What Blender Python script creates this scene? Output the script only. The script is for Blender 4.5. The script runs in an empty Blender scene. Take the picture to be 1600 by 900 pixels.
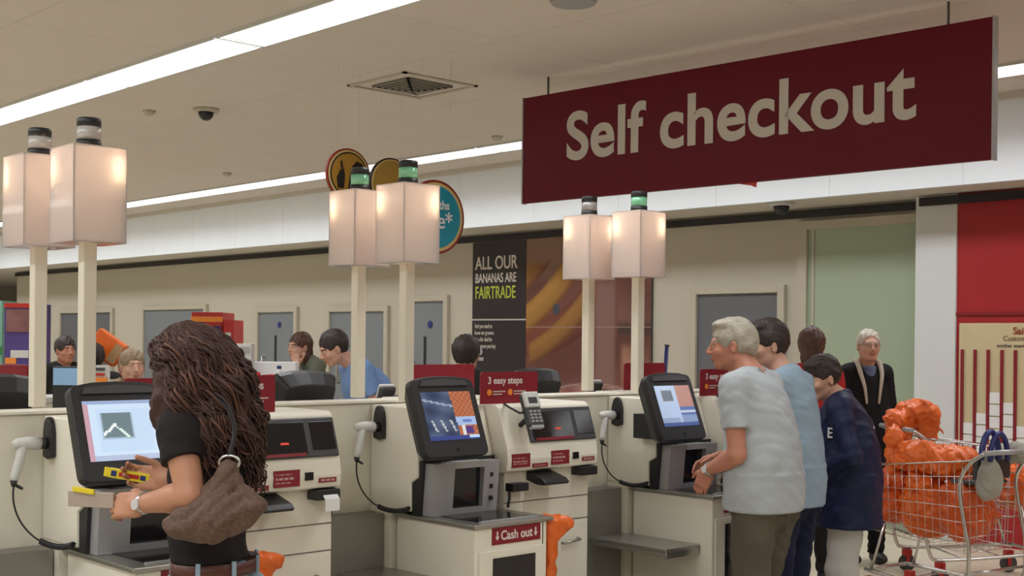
import bpy, bmesh, math, random
import numpy as np
from mathutils import Vector, Matrix, Euler
random.seed(7)
C = bpy.context.scene.collection
PI = math.pi
# ---------------------------------------------------------------- camera
EYE = 1.62
cd = bpy.data.cameras.new('camera'); cam = bpy.data.objects.new('camera', cd); C.objects.link(cam)
F = 1978.0
cd.sensor_width = 36; cd.lens = 36 * F / 1600; cd.shift_y = 81 / 1600; cd.clip_end = 200; cd.clip_start = .05
Fw = Vector((-.7292, .6843, 0)).normalized(); Rt = Vector((Fw.y, -Fw.x, 0)); Up = Vector((0, 0, 1))
roll = .0103
Rr = Rt * math.cos(roll) + Up * math.sin(roll); Ur = Up * math.cos(roll) - Rt * math.sin(roll)
cam.matrix_world = Matrix(((Rr.x, Ur.x, -Fw.x, 0), (Rr.y, Ur.y, -Fw.y, 0), (Rr.z, Ur.z, -Fw.z, EYE), (0, 0, 0, 1)))
bpy.context.scene.camera = cam
# ---------------------------------------------------------------- world and exposure
sc = bpy.context.scene
sc.view_settings.view_transform = 'Standard'; sc.view_settings.look = 'None'
sc.view_settings.gamma = 1; sc.view_settings.use_curve_mapping = False
sc.view_settings.exposure = 0.0
w = bpy.data.worlds.new('world'); sc.world = w; w.use_nodes = True
w.node_tree.nodes['Background'].inputs[0].default_value = (.9, .85, .75, 1)
w.node_tree.nodes['Background'].inputs[1].default_value = .05
CEIL = 3.53
TUBE_ROWS = [-3.9, .1, 4.28, 8.47]
TUBE_POWER = {-3.9: 430, .1: 400, 4.28: 260, 8.47: 310}

def strip_light(y, x0, x1):
    ld = bpy.data.lights.new('tube_light', 'AREA'); ld.shape = 'RECTANGLE'
    ld.size = x1 - x0; ld.size_y = .34; ld.energy = TUBE_POWER[y]; ld.color = (.96, .995, 1.04); ld.spread = math.radians(168 if y < 4 else 142)
    o = bpy.data.objects.new('tube_light', ld); C.objects.link(o)
    o.location = ((x0 + x1) / 2, y, CEIL - .012)
for y in TUBE_ROWS:
    strip_light(y, -30, 2.5)

# ---------------------------------------------------------------- coordinates
def W(r, d, z=0): return Vector((Rt.x * r + Fw.x * d, Rt.y * r + Fw.y * d, z))
def ray(px, py):
    a, b = px - 800, py - 531
    return (a + roll * b) / F, -(b - roll * a) / F       # right per depth, up per depth
def at(px, py, d):
    u, v = ray(px, py); return W(u * d, d, EYE + v * d)
def atY(px, py, Y):
    u, v = ray(px, py); d = Y / (Rt.y * u + Fw.y); return W(u * d, d, EYE + v * d)
def atX(px, py, X):
    u, v = ray(px, py); d = X / (Rt.x * u + Fw.x); return W(u * d, d, EYE + v * d)
def atZ(px, py, Z):
    u, v = ray(px, py); d = (Z - EYE) / v; return W(u * d, d, Z)

# ---------------------------------------------------------------- materials
def mat(name, col, rough=.5, metal=0, var=.06, scale=8, bump=0, bscale=60, spec=.5, emit=0, trans=0, alpha=1, coat=0, ecol=None):
    m = bpy.data.materials.new(name); m.use_nodes = True
    nt = m.node_tree; b = nt.nodes['Principled BSDF']
    b.inputs['Roughness'].default_value = rough; b.inputs['Metallic'].default_value = metal
    b.inputs['Specular IOR Level'].default_value = spec
    b.inputs['Base Color'].default_value = (*col, 1)
    if coat: b.inputs['Coat Weight'].default_value = coat; b.inputs['Coat Roughness'].default_value = .05
    if emit:
        b.inputs['Emission Color'].default_value = (*(ecol or col), 1); b.inputs['Emission Strength'].default_value = emit
    if trans: b.inputs['Transmission Weight'].default_value = trans
    if alpha < 1: b.inputs['Alpha'].default_value = alpha
    tc = nt.nodes.new('ShaderNodeTexCoord')
    if var:
        n = nt.nodes.new('ShaderNodeTexNoise'); n.inputs['Scale'].default_value = scale; n.inputs['Detail'].default_value = 4
        r = nt.nodes.new('ShaderNodeMix'); r.data_type = 'RGBA'
        r.inputs[6].default_value = (*[max(0, c * (1 - var)) for c in col], 1); r.inputs[7].default_value = (*[min(1, c * (1 + var)) for c in col], 1)
        nt.links.new(tc.outputs['Object'], n.inputs['Vector']); nt.links.new(n.outputs['Fac'], r.inputs[0])
        nt.links.new(r.outputs[2], b.inputs['Base Color'])
    if bump:
        n2 = nt.nodes.new('ShaderNodeTexNoise'); n2.inputs['Scale'].default_value = bscale; n2.inputs['Detail'].default_value = 3
        bp = nt.nodes.new('ShaderNodeBump'); bp.inputs['Strength'].default_value = bump; bp.inputs['Distance'].default_value = .01
        nt.links.new(tc.outputs['Object'], n2.inputs['Vector']); nt.links.new(n2.outputs['Fac'], bp.inputs['Height'])
        nt.links.new(bp.outputs['Normal'], b.inputs['Normal'])
    return m

def mat_vcol(name, rough=.4, emit=0, spec=.5):
    m = bpy.data.materials.new(name); m.use_nodes = True
    nt = m.node_tree; b = nt.nodes['Principled BSDF']
    a = nt.nodes.new('ShaderNodeAttribute'); a.attribute_name = 'Col'
    nt.links.new(a.outputs['Color'], b.inputs['Base Color']); b.inputs['Roughness'].default_value = rough
    b.inputs['Specular IOR Level'].default_value = spec
    if emit:
        nt.links.new(a.outputs['Color'], b.inputs['Emission Color']); b.inputs['Emission Strength'].default_value = emit
    return m

def lines_mat(name, col, col2, sx, sy, wd=.012, rough=.6, spec=.4, offs=(0, 0), var=.04, axes='xy', bump=0):
    """two-direction joint grid, e.g. tiles or boards"""
    m = mat(name, col, rough, 0, var, 3, bump, 30, spec)
    nt = m.node_tree; b = nt.nodes['Principled BSDF']
    tc = [n for n in nt.nodes if n.type == 'TEX_COORD'][0]
    sep = nt.nodes.new('ShaderNodeSeparateXYZ'); nt.links.new(tc.outputs['Object'], sep.inputs[0])
    prev = None
    for ax, s, of in ((axes[0], sx, offs[0]), (axes[1], sy, offs[1])):
        if not s: continue
        d = nt.nodes.new('ShaderNodeMath'); d.operation = 'MULTIPLY_ADD'; d.inputs[1].default_value = 1 / s; d.inputs[2].default_value = of + 1000
        nt.links.new(sep.outputs[ax.upper()], d.inputs[0])
        f = nt.nodes.new('ShaderNodeMath'); f.operation = 'FRACT'; nt.links.new(d.outputs[0], f.inputs[0])
        l = nt.nodes.new('ShaderNodeMath'); l.operation = 'LESS_THAN'; l.inputs[1].default_value = wd / s; nt.links.new(f.outputs[0], l.inputs[0])
        if prev:
            mx = nt.nodes.new('ShaderNodeMath'); mx.operation = 'MAXIMUM'; nt.links.new(prev.outputs[0], mx.inputs[0]); nt.links.new(l.outputs[0], mx.inputs[1]); prev = mx
        else: prev = l
    mix = nt.nodes.new('ShaderNodeMix'); mix.data_type = 'RGBA'; mix.inputs[7].default_value = (*col2, 1)
    src = b.inputs['Base Color'].links[0].from_socket
    nt.links.new(src, mix.inputs[6]); nt.links.new(prev.outputs[0], mix.inputs[0]); nt.links.new(mix.outputs[2], b.inputs['Base Color'])
    return m

M = {}
M['ceiling'] = lines_mat('ceiling_boards', (.66, .605, .545), (.55, .50, .45), 1.8, 1.2, .010, .9, .2, offs=(.3, .45))
M['floor'] = lines_mat('floor_tiles', (.62, .55, .42), (.40, .35, .27), .3, .3, .005, .35, .5)
M['wall'] = mat('wall_paint', (.50, .465, .38), .7, var=.03, bump=.05)
M['wall_white'] = mat('pillar_paint', (.66, .68, .68), .6, var=.02)
M['bulkhead'] = lines_mat('bulkhead_boards', (.78, .82, .86), (.64, .66, .68), 1.2, 0, .008, .5, .4)
M['soffit'] = mat('soffit_paint', (.60, .56, .49), .8, var=.02)
M['strip'] = mat('dark_strip', (.012, .010, .012), .4)
M['green_glass'] = mat('pale_green_panel', (.36, .43, .31), .25, var=.05, scale=.7)
M['door'] = mat('grey_door', (.20, .22, .24), .45, var=.03)
M['door_dark'] = mat('dark_grey_door', (.13, .135, .145), .45, var=.03)
M['frame'] = mat('door_frame', (.48, .44, .35), .5, var=.02)
M['cream'] = mat('cream_enamel', (.80, .76, .65), .38, var=.03, scale=3)
M['cream2'] = mat('cream_panel', (.76, .72, .60), .42, var=.04, scale=4)
M['gap'] = mat('shadow_gap', (.10, .09, .07), .6)
M['steel'] = mat('brushed_steel', (.42, .41, .38), .32, .85, var=.12, scale=5, bump=.03, bscale=200)
M['steel_dk'] = mat('worn_steel', (.30, .29, .27), .38, .8, var=.15, scale=6)
M['black'] = mat('black_plastic', (.016, .016, .018), .42, var=.1)
M['blackg'] = mat('black_gloss', (.010, .010, .012), .12, var=.1)
M['dkgrey'] = mat('dark_grey_plastic', (.05, .05, .055), .4, var=.1)
M['grey'] = mat('silver_grey_plastic', (.40, .40, .41), .38, .3, var=.06)
M['ltgrey'] = mat('light_grey_plastic', (.60, .60, .58), .4, var=.04)
M['white'] = mat('white_paper', (.80, .80, .80), .6, var=.02)
M['red'] = mat('maroon_sticker', (.23, .008, .018), .45, var=.04)
M['signred'] = mat('maroon_sign', (.125, .003, .014), .38, var=.04, scale=1.5, spec=.22)
M['brightred'] = mat('bright_red', (.45, .018, .014), .4, var=.05)
M['letter'] = mat('sign_lettering', (.56, .52, .46), .5, var=.02)
M['whitetext'] = mat('white_lettering', (.70, .66, .62), .5, var=.02)
M['redwall'] = mat('red_wall_board', (.37, .014, .018), .45, var=.04)
M['orange'] = mat('orange_bag_plastic', (.74, .135, .014), .35, var=.22, scale=9, bump=.35, bscale=22)
M['orange_light'] = mat('orange_print', (.80, .25, .03), .5)
M['pole'] = mat('ivory_post', (.72, .67, .55), .35, var=.02)
M['chrome'] = mat('trolley_chrome', (.60, .60, .58), .25, .95, var=.05)
M['rubber'] = mat('grey_rubber', (.07, .07, .07), .7)
M['diffuser'] = mat('tube_diffuser', (1, 1, 1), .5, var=0, emit=1.7, ecol=(1, 1, 1))
M['blue'] = mat('navy_blue_plastic', (.02, .03, .16), .4)
M['skin'] = mat('warm_skin', (.50, .235, .14), .5, var=.10, scale=14, bump=.05, bscale=90)
M['skin_red'] = mat('ruddy_skin', (.48, .20, .13), .5, var=.13, scale=14, bump=.06, bscale=90)
M['skin_pale'] = mat('pale_skin', (.56, .31, .22), .5, var=.10, scale=14)
M['lip'] = mat('lips', (.37, .15, .11), .45)
M['eyewhite'] = mat('eye_white', (.7, .68, .65), .25); M['iris'] = mat('dark_iris', (.03, .02, .015), .15)

# ---------------------------------------------------------------- object helpers
def wm(o):
    m = Matrix()
    while o is not None:
        m = o.matrix_basis @ m; o = o.parent
    return m
def tag(o, label=None, cat=None, group=None, kind=None):
    for k, v in (('label', label), ('category', cat), ('group', group), ('kind', kind)):
        if v: o[k] = v
    return o
def empty(name, loc=(0, 0, 0), label=None, cat=None, group=None, rz=0):
    o = bpy.data.objects.new(name, None); C.objects.link(o); o.empty_display_size = .1
    o.location = loc; o.rotation_euler = (0, 0, rz); return tag(o, label, cat, group)
def link(name, me, parent=None, world=True):
    o = bpy.data.objects.new(name, me); C.objects.link(o)
    if parent is not None:
        o.parent = parent
        if world: me.transform(wm(parent).inverted())
    return o
def frame_of(d, up=(0, 0, 1)):
    d = Vector(d).normalized(); u = Vector(up)
    if abs(d.dot(u)) > .98: u = Vector((1, 0, 0))
    a = d.cross(u).normalized(); b = a.cross(d).normalized(); return a, b, d

class MB:
    def __init__(s): s.v = []; s.f = []; s.m = []; s.sm = []
    def add(s, vs, fs, m=0, smooth=False):
        n = len(s.v); s.v += [tuple(v) for v in vs]
        for f in fs: s.f.append(tuple(i + n for i in f)); s.m.append(m); s.sm.append(smooth)
        return s
    def box(s, x0, x1, y0, y1, z0, z1, m=0):
        vs = [(x, y, z) for x in (x0, x1) for y in (y0, y1) for z in (z0, z1)]
        return s.add(vs, [(0, 1, 3, 2), (4, 6, 7, 5), (0, 4, 5, 1), (2, 3, 7, 6), (0, 2, 6, 4), (1, 5, 7, 3)], m)
    def obox(s, c, ax, ay, az, hx, hy, hz, m=0):
        c, ax, ay, az = map(Vector, (c, ax, ay, az))
        vs = [c + ax * hx * i + ay * hy * j + az * hz * k for i in (-1, 1) for j in (-1, 1) for k in (-1, 1)]
        return s.add(vs, [(0, 1, 3, 2), (4, 6, 7, 5), (0, 4, 5, 1), (2, 3, 7, 6), (0, 2, 6, 4), (1, 5, 7, 3)], m)
    def prism(s, prof, axis, lo, hi, m=0, smooth=False):
        """prof: 2D points in the two other axes (in xyz order)"""
        def p3(a, b, t): return {'x': (t, a, b), 'y': (a, t, b), 'z': (a, b, t)}[axis]
        n = len(prof); vs = [p3(a, b, lo) for a, b in prof] + [p3(a, b, hi) for a, b in prof]
        s.add(vs, [tuple(range(n)), tuple(range(2 * n - 1, n - 1, -1))], m)
        k = len(s.v) - 2 * n
        for i in range(n):
            j = (i + 1) % n; s.f.append((k + i, k + j, k + n + j, k + n + i)); s.m.append(m); s.sm.append(smooth)
        return s
    def tube(s, pts, r, n=8, m=0, caps=True, smooth=True):
        pts = [Vector(p) for p in pts]; rs = r if isinstance(r, (list, tuple)) else [r] * len(pts)
        vs = []; a0 = None
        for i, p in enumerate(pts):
            d = (pts[min(i + 1, len(pts) - 1)] - pts[max(i - 1, 0)])
            if d.length < 1e-9: d = Vector((0, 0, 1))
            d.normalize()
            if a0 is None: a, b, _ = frame_of(d)
            else:
                a = (a0 - d * a0.dot(d)); a = a.normalized() if a.length > 1e-6 else frame_of(d)[0]; b = d.cross(a)
            a0 = a
            b = d.cross(a)
            for k in range(n):
                t = 2 * PI * k / n; vs.append(p + (a * math.cos(t) + b * math.sin(t)) * rs[i])
        fs = []
        for i in range(len(pts) - 1):
            for k in range(n):
                k2 = (k + 1) % n; fs.append((i * n + k, i * n + k2, (i + 1) * n + k2, (i + 1) * n + k))
        s.add(vs, fs, m, smooth)
        if caps:
            q = len(s.v) - len(vs)
            s.f.append(tuple(q + k for k in range(n))[::-1]); s.m.append(m); s.sm.append(False)
            s.f.append(tuple(q + (len(pts) - 1) * n + k for k in range(n))); s.m.append(m); s.sm.append(False)
        return s
    def ell(s, c, r, n=16, k=10, m=0, R=None):
        c = Vector(c); vs = []
        for i in range(k + 1):
            ph = PI * i / k
            for j in range(n):
                t = 2 * PI * j / n; v = Vector((r[0] * math.sin(ph) * math.cos(t), r[1] * math.sin(ph) * math.sin(t), r[2] * math.cos(ph)))
                vs.append(c + (R @ v if R else v))
        fs = [(i * n + j, (i + 1) * n + j, (i + 1) * n + (j + 1) % n, i * n + (j + 1) % n) for i in range(k) for j in range(n)]
        return s.add(vs, fs, m, True)
    def build(s, name, mats, parent=None, bevel=0, world=True, seg=2):
        me = bpy.data.meshes.new(name); me.from_pydata(s.v, [], s.f)
        if not isinstance(mats, (list, tuple)): mats = [mats]
        for m in mats: me.materials.append(m)
        me.polygons.foreach_set('material_index', s.m); me.polygons.foreach_set('use_smooth', s.sm)
        bm = bmesh.new(); bm.from_mesh(me); bmesh.ops.remove_doubles(bm, verts=bm.verts, dist=1e-6)
        bmesh.ops.recalc_face_normals(bm, faces=bm.faces); bm.to_mesh(me); bm.free()
        o = link(name, me, parent, world)
        if bevel:
            md = o.modifiers.new('bevel', 'BEVEL'); md.width = bevel; md.segments = seg; md.limit_method = 'ANGLE'; md.angle_limit = .6
            md.harden_normals = False
        return o

def text_mesh(name, txt, size, origin, right, up, material, parent=None, bold=0, squash=1, align='LEFT', depth=.002, spacing=1):
    cu = bpy.data.curves.new(name, 'FONT'); cu.body = txt; cu.size = size; cu.offset = bold; cu.extrude = depth; cu.align_x = align
    cu.space_character = spacing
    o = bpy.data.objects.new(name, cu); C.objects.link(o)
    dg = bpy.context.evaluated_depsgraph_get(); me = bpy.data.meshes.new_from_object(o.evaluated_get(dg))
    bpy.data.objects.remove(o); me.name = name
    r = Vector(right).normalized(); u = Vector(up).normalized(); n = r.cross(u); og = Vector(origin)
    mt = Matrix(((r.x * squash, u.x, n.x, og.x), (r.y * squash, u.y, n.y, og.y), (r.z * squash, u.z, n.z, og.z), (0, 0, 0, 1)))
    me.transform(mt); me.materials.clear(); me.materials.append(material)
    return link(name, me, parent)

def paint(name, c0, right, up, wd, ht, nx, ny, fn, material, parent=None, thick=.004):
    """a thin printed board: a grid of small faces carrying the printed colours"""
    c0 = Vector(c0); r = Vector(right).normalized(); u = Vector(up).normalized(); n = r.cross(u)
    vs = [c0 + r * wd * i / nx + u * ht * j / ny for j in range(ny + 1) for i in range(nx + 1)]
    fs = [(j * (nx + 1) + i, j * (nx + 1) + i + 1, (j + 1) * (nx + 1) + i + 1, (j + 1) * (nx + 1) + i) for j in range(ny) for i in range(nx)]
    nf = len(fs); cols = [fn((i + .5) / nx, (j + .5) / ny) for j in range(ny) for i in range(nx)]
    k = len(vs); vs += [c0 - n * thick, c0 + r * wd - n * thick, c0 + r * wd + u * ht - n * thick, c0 + u * ht - n * thick]
    a, b, cc, d = 0, nx, (ny + 1) * (nx + 1) - 1, ny * (nx + 1)
    fs += [(k, k + 3, k + 2, k + 1), (k, k + 1, b, a), (k + 1, k + 2, cc, b), (k + 2, k + 3, d, cc), (k + 3, k, a, d)]
    cols += [(.05, .05, .05)] * 5
    me = bpy.data.meshes.new(name); me.from_pydata([tuple(v) for v in vs], [], fs)
    at_ = me.color_attributes.new('Col', 'FLOAT_COLOR', 'CORNER'); buf = []
    for f, c in zip(me.polygons, cols): buf += [*c, 1] * len(f.vertices)
    at_.data.foreach_set('color', buf); me.materials.append(material)
    return link(name, me, parent)

def copy_tree(o, parent=None):
    c = o.copy(); C.objects.link(c)
    if parent is not None: c.parent = parent
    for ch in o.children: copy_tree(ch, c)
    return c
VC = mat_vcol('printed_board', .5); VC_SCREEN = mat_vcol('lit_screen', .15, .75)

# ================================================================ SETTING
def struct(o): o['kind'] = 'structure'; return o
XL, XR, YS, YW = -34, 2.6, -5.6, 10.0
WALL_END = -25.0
YB = 9.3; ZB = 2.865
struct(MB().box(XL, XR, YS, YW + 5, -.1, 0).build('floor', M['floor']))
# ceiling with slots for the tube lights is one slab; the lamps hang flush under it
struct(MB().box(XL, XR, YS, YB, CEIL, CEIL + .1).build('ceiling', M['ceiling']))
struct(MB().box(XL, XR, YB, YB + .06, ZB, CEIL + .1).build('wall_bulkhead', M['bulkhead']))
struct(MB().box(XL, XR, YB + .06, YW + 5, ZB, ZB + .1).build('ceiling_low', M['soffit']))
XP0 = atY(1438, 500, 9.88).x; XP1 = atY(1493, 500, 9.78).x
struct(MB().box(WALL_END, XP0, YW, YW + .15, 0, ZB).build('wall_back', M['wall']))
struct(MB().box(XP0, XP1, 9.78, YW + .15, 0, ZB).build('wall_pillar', M['wall_white'], bevel=.01))
struct(MB().box(XP1, XR, 9.80, YW + .15, 0, ZB).build('wall_right', M['redwall']))
struct(MB().box(XR, XR + .1, YS, YW + 5, 0, CEIL + .1).build('wall_east', M['wall']))
struct(MB().box(XL, XR, YS - .1, YS, 0, CEIL + .1).build('wall_south', M['wall']))
struct(MB().box(XL - .1, XL, YS, YW + 5, 0, CEIL + .1).build('wall_west', M['wall']))
struct(MB().box(XL, WALL_END + .5, YW + 4, YW + 4.1, 0, ZB).build('wall_far', M['door']))
struct(MB().box(WALL_END, WALL_END + .15, YW + .15, YW + 4, 0, ZB).build('wall_return', M['wall']))
struct(MB().box(WALL_END - .02, XP0, YW - .035, YW, 2.775, 2.845).build('trim_1', M['strip']))
struct(MB().box(XP0 + .05, XR, 9.745, 9.78, 2.775, 2.845).build('trim_2', M['strip']))
struct(MB().box(XL, XR, YB - .05, YB, CEIL - .05, CEIL).build('trim_3', M['soffit']))
struct(MB().box(XP1, XR, 9.785, 9.80, 1.86, 1.885).build('trim_4', M['red']))

# doors of the back wall
def door(n, px0, px1, ptop, dark=False, vision=False, grey=None):
    a = atY(px0, ptop, YW); b = atY(px1, ptop, YW); z = (a.z + b.z) / 2
    fw = .075
    m = MB()
    m.box(a.x - fw, a.x, YW - .05, YW, 0, z + fw); m.box(b.x, b.x + fw, YW - .05, YW, 0, z + fw); m.box(a.x, b.x, YW - .05, YW, z, z + fw)
    d = struct(MB().box(a.x, b.x, YW - .02, YW - .002, .01, z).build(f'door_{n}', M['door_dark'] if dark else M['door']))
    m.build('door_frame', M['frame'], d, bevel=.006)
    c = .18 * (b.x - a.x)
    h = MB(); hx = a.x + c; h.tube([(hx, YW - .07, 1.0), (hx, YW - .07, 1.35)], .012); h.tube([(hx, YW - .07, 1.02), (hx, YW - .02, 1.02)], .008); h.tube([(hx, YW - .07, 1.33), (hx, YW - .02, 1.33)], .008)
    h.build('door_handle', M['steel'], d)
    if vision:
        x = (a.x + b.x) / 2 + .08
        q = MB(); q.tube([(x, YW - .024, 1.80), (x, YW - .030, 1.80)], .045, 20); q.build('door_sign', M['blue'], d)
        MB().box(x - .12, x - .08, YW - .03, YW - .02, 1.15, 1.65).build('vision_slot', M['black'], d)
door(1, 98, 176, 489, True); door(2, 228, 322, 484); door(3, 407, 463, 488, False, True); door(4, 519, 604, 487)
door(5, 641, 697, 471, False, True); door(6, 1092, 1219, 459, True)
# large pale green glazed door in an aluminium frame
a = atY(1266, 360, YW); b = atY(1436, 350, YW)
g = struct(MB().box(a.x, b.x, YW - .03, YW - .005, 0, 2.66).build('door_7', M['green_glass']))
MB().box(a.x - .10, a.x, YW - .06, YW, 0, 2.74).box(a.x, b.x, YW - .06, YW, 2.66, 2.74).box(a.x + .05, a.x + .07, YW - .04, YW, 0, 2.66).build('door_frame', M['frame'], g)

# ceiling light panels
def lamp_rows():
    k = 0
    for y in TUBE_ROWS:
        for i in range(17 if y > 4 else 1):
            x1 = 2.3 - i * 1.885 - (.05 if y == 4.28 else .4); x0 = x1 - 1.845
            if y < 4: x0, x1 = -30, 2.5
            near = {4.28: 'the near row above the tills', 8.47: 'the far row beside the white bulkhead'}.get(y)
            vis = near and -30 < x0
            t = empty('ceiling_light', ((x0 + x1) / 2, y, CEIL))
            fr = MB(); fr.box(x0, x1, y - .18, y - .165, CEIL - .02, CEIL); fr.box(x0, x1, y + .165, y + .18, CEIL - .02, CEIL)
            fr.box(x0, x0 + .012, y - .165, y + .165, CEIL - .02, CEIL); fr.box(x1 - .012, x1, y - .165, y + .165, CEIL - .02, CEIL)
            fr.build('frame', M['ltgrey'], t)
            MB().box(x0 + .012, x1 - .012, y - .165, y + .165, CEIL - .006, CEIL).build('diffuser', M['diffuser'], t)
            g = {4.28: 'tube lights in the near ceiling row', 8.47: 'tube lights in the far ceiling row'}.get(y, 'tube lights over the shop floor')
            tag(t, 'bright white tube light panel in ' + (near or ('the row behind the viewer' if y > 0 else 'the rearmost row behind the viewer')), 'ceiling light', g if near else None)
lamp_rows()

# ceiling vent
c = [atZ(545, 134, CEIL), atZ(655, 152, CEIL), atZ(742, 133, CEIL), atZ(635, 111, CEIL)]
cx = sum(p.x for p in c) / 4; cy = sum(p.y for p in c) / 4
t = empty('ceiling_vent', (cx, cy, CEIL), 'square four-way air vent set in the ceiling left of the red hanging sign', 'vent')
hw = .35
m = MB()
for s_ in ((-hw, hw, -hw, -hw + .03), (-hw, hw, hw - .03, hw), (-hw, -hw + .03, -hw, hw), (hw - .03, hw, -hw, hw)):
    m.box(cx + s_[0], cx + s_[1], cy + s_[2], cy + s_[3], CEIL - .012, CEIL)
m.build('frame', M['wall'], t)
m = MB()
for k in range(6):
    h1 = .215 - k * .035; h0 = h1 - .018; zz = CEIL - .006 - .006 * k
    for (x0, x1, y0, y1) in ((-h1, h1, h0, h1), (-h1, h1, -h1, -h0), (-h1, -h0, -h1, h1), (h0, h1, -h1, h1)):
        m.box(cx + x0, cx + x1, cy + y0, cy + y1, zz - .012, zz)
m.build('louvre', mat('vent_louvre', (.20, .18, .15), .6), t)
# round grille, smoke detectors and dome cameras
p = atZ(896, 2, CEIL)
t = empty('ceiling_speaker', p, 'round grey speaker grille in the ceiling above the red sign', 'speaker')
MB().tube([p, p - Vector((0, 0, .015))], [.135, .125], 32).build('grille', M['grey'], t)
for (px, py, lab) in ((233, 173, 'small round smoke detector on the ceiling left of the dark camera dome'), (355, 270, 'small round smoke detector on the ceiling near the far light row'), (777, 213, 'small round smoke detector close to the far light row, left of the red sign')):
    p = atZ(px, py, CEIL)
    t = empty('smoke_detector', p, lab, 'smoke detector')
    MB().tube([p, p - Vector((0, 0, .02)), p - Vector((0, 0, .04))], [.055, .05, .03], 16).build('body', M['wall'], t)
for (px, py, Z, lab, s_) in ((322, 170, CEIL, 'black dome camera on a pale base under the main ceiling', 1.1), (1221, 317, ZB, 'dark dome camera under the low soffit right of the paired lamps', 1.2)):
    p = atZ(px, py, Z)
    t = empty('dome_camera', p, lab, 'camera')
    MB().tube([p, p - Vector((0, 0, .03))], [.10 * s_, .09 * s_], 24).build('base', M['ltgrey'] if Z < 3 else M['wall'], t)
    MB().ell(p - Vector((0, 0, .03)), (.06 * s_, .06 * s_, .065 * s_)).build('dome', M['blackg'], t)

# ---------------------------------------------------------------- big hanging sign
YS_ = 6.53
pl = atY(818, 150, YS_ - .10); pr = atY(1552, 28, YS_ + .05)
zt, zb = 3.40, 2.625
A = Vector((pl.x, pl.y, 0)); B = Vector((pr.x, pr.y, 0)); dr = (B - A).normalized(); nr = Vector((dr.y, -dr.x, 0)); Ls = (B - A).length
t = empty('hanging_sign', (A + B) / 2 + Vector((0, 0, zb)), 'large maroon hanging board reading Self checkout in white letters', 'sign')
m = MB(); m.obox((A + B) / 2 + Vector((0, 0, (zt + zb) / 2)) - nr * .02, dr, nr, (0, 0, 1), Ls / 2, .02, (zt - zb) / 2); m.build('board', M['signred'], t, bevel=.004)
e = MB(); e.obox(A + Vector((0, 0, (zt + zb) / 2)) - nr * .02 - dr * .004, dr, nr, (0, 0, 1), .006, .024, (zt - zb) / 2 + .004)
e.obox(B + Vector((0, 0, (zt + zb) / 2)) - nr * .02 + dr * .004, dr, nr, (0, 0, 1), .006, .024, (zt - zb) / 2 + .004); e.build('edge_strip', M['grey'], t)
text_mesh('lettering', 'Self checkout', .468, A + dr * (.121 * Ls) + Vector((0, 0, zb + .285)) + nr * .002, dr, (0, 0, 1), M['letter'], t, bold=.011, squash=1.015, depth=.002, spacing=1.03)
for f in (.065, .925):
    q = A + dr * Ls * f - nr * .02
    MB().tube([(q.x, q.y, zt), (q.x, q.y, CEIL)], .008, 8).build('hanging_rod', M['gap'], t)
# small red tag under the board
q = A + dr * Ls * .555 - nr * .02
MB().prism([(q.x - .09, zb), (q.x + .06, zb), (q.x + .055, zb - .035), (q.x + .02, zb - .02)], 'y', q.y - .004, q.y + .004).build('tape_flap', M['brightred'], t)
# ================================================================ CHECKOUT ROW
XS = -4.475
LANES = [1.97, 3.41, 4.92]
t = empty('divider_panel', (XS, 3.2, 0), 'long low ivory divider panel running between the back-to-back checkouts', 'divider')
MB().box(XS - .07, XS + .07, .45, 6.2, 0, 1.34).build('panel', M['cream2'], t, bevel=.006)
MB().box(XS - .08, XS + .08, .45, 6.2, 1.34, 1.352).build('capping', M['cream'], t, bevel=.003)

def shade_mat():
    m = bpy.data.materials.new('frosted_acrylic'); m.use_nodes = True; nt = m.node_tree; nt.nodes.clear()
    o = nt.nodes.new('ShaderNodeOutputMaterial')
    d = nt.nodes.new('ShaderNodeBsdfDiffuse'); d.inputs[0].default_value = (.84, .78, .77, 1)
    tr = nt.nodes.new('ShaderNodeBsdfTranslucent'); tr.inputs[0].default_value = (.96, .90, .87, 1)
    gl = nt.nodes.new('ShaderNodeBsdfGlossy'); gl.inputs['Roughness'].default_value = .05
    mx = nt.nodes.new('ShaderNodeMixShader'); mx.inputs[0].default_value = .6
    m2 = nt.nodes.new('ShaderNodeMixShader')
    fr = nt.nodes.new('ShaderNodeFresnel'); fr.inputs[0].default_value = 1.5
    nt.links.new(d.outputs[0], mx.inputs[1]); nt.links.new(tr.outputs[0], mx.inputs[2])
    nt.links.new(fr.outputs[0], m2.inputs[0]); nt.links.new(mx.outputs[0], m2.inputs[1]); nt.links.new(gl.outputs[0], m2.inputs[2])
    nt.links.new(m2.outputs[0], o.inputs[0]); return m
SHADE = shade_mat()
BULB = mat('warm_bulb', (1, .85, .6), .5, var=0, emit=16, ecol=(1, .80, .50))
def band_mat(name, col):
    return mat(name, col, .15, var=.05, spec=.7)
BAND = {'clear': band_mat('clear_band', (.50, .49, .46)), 'green': band_mat('green_band', (.20, .55, .33)), 'grey': band_mat('smoked_band', (.34, .32, .31))}

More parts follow.
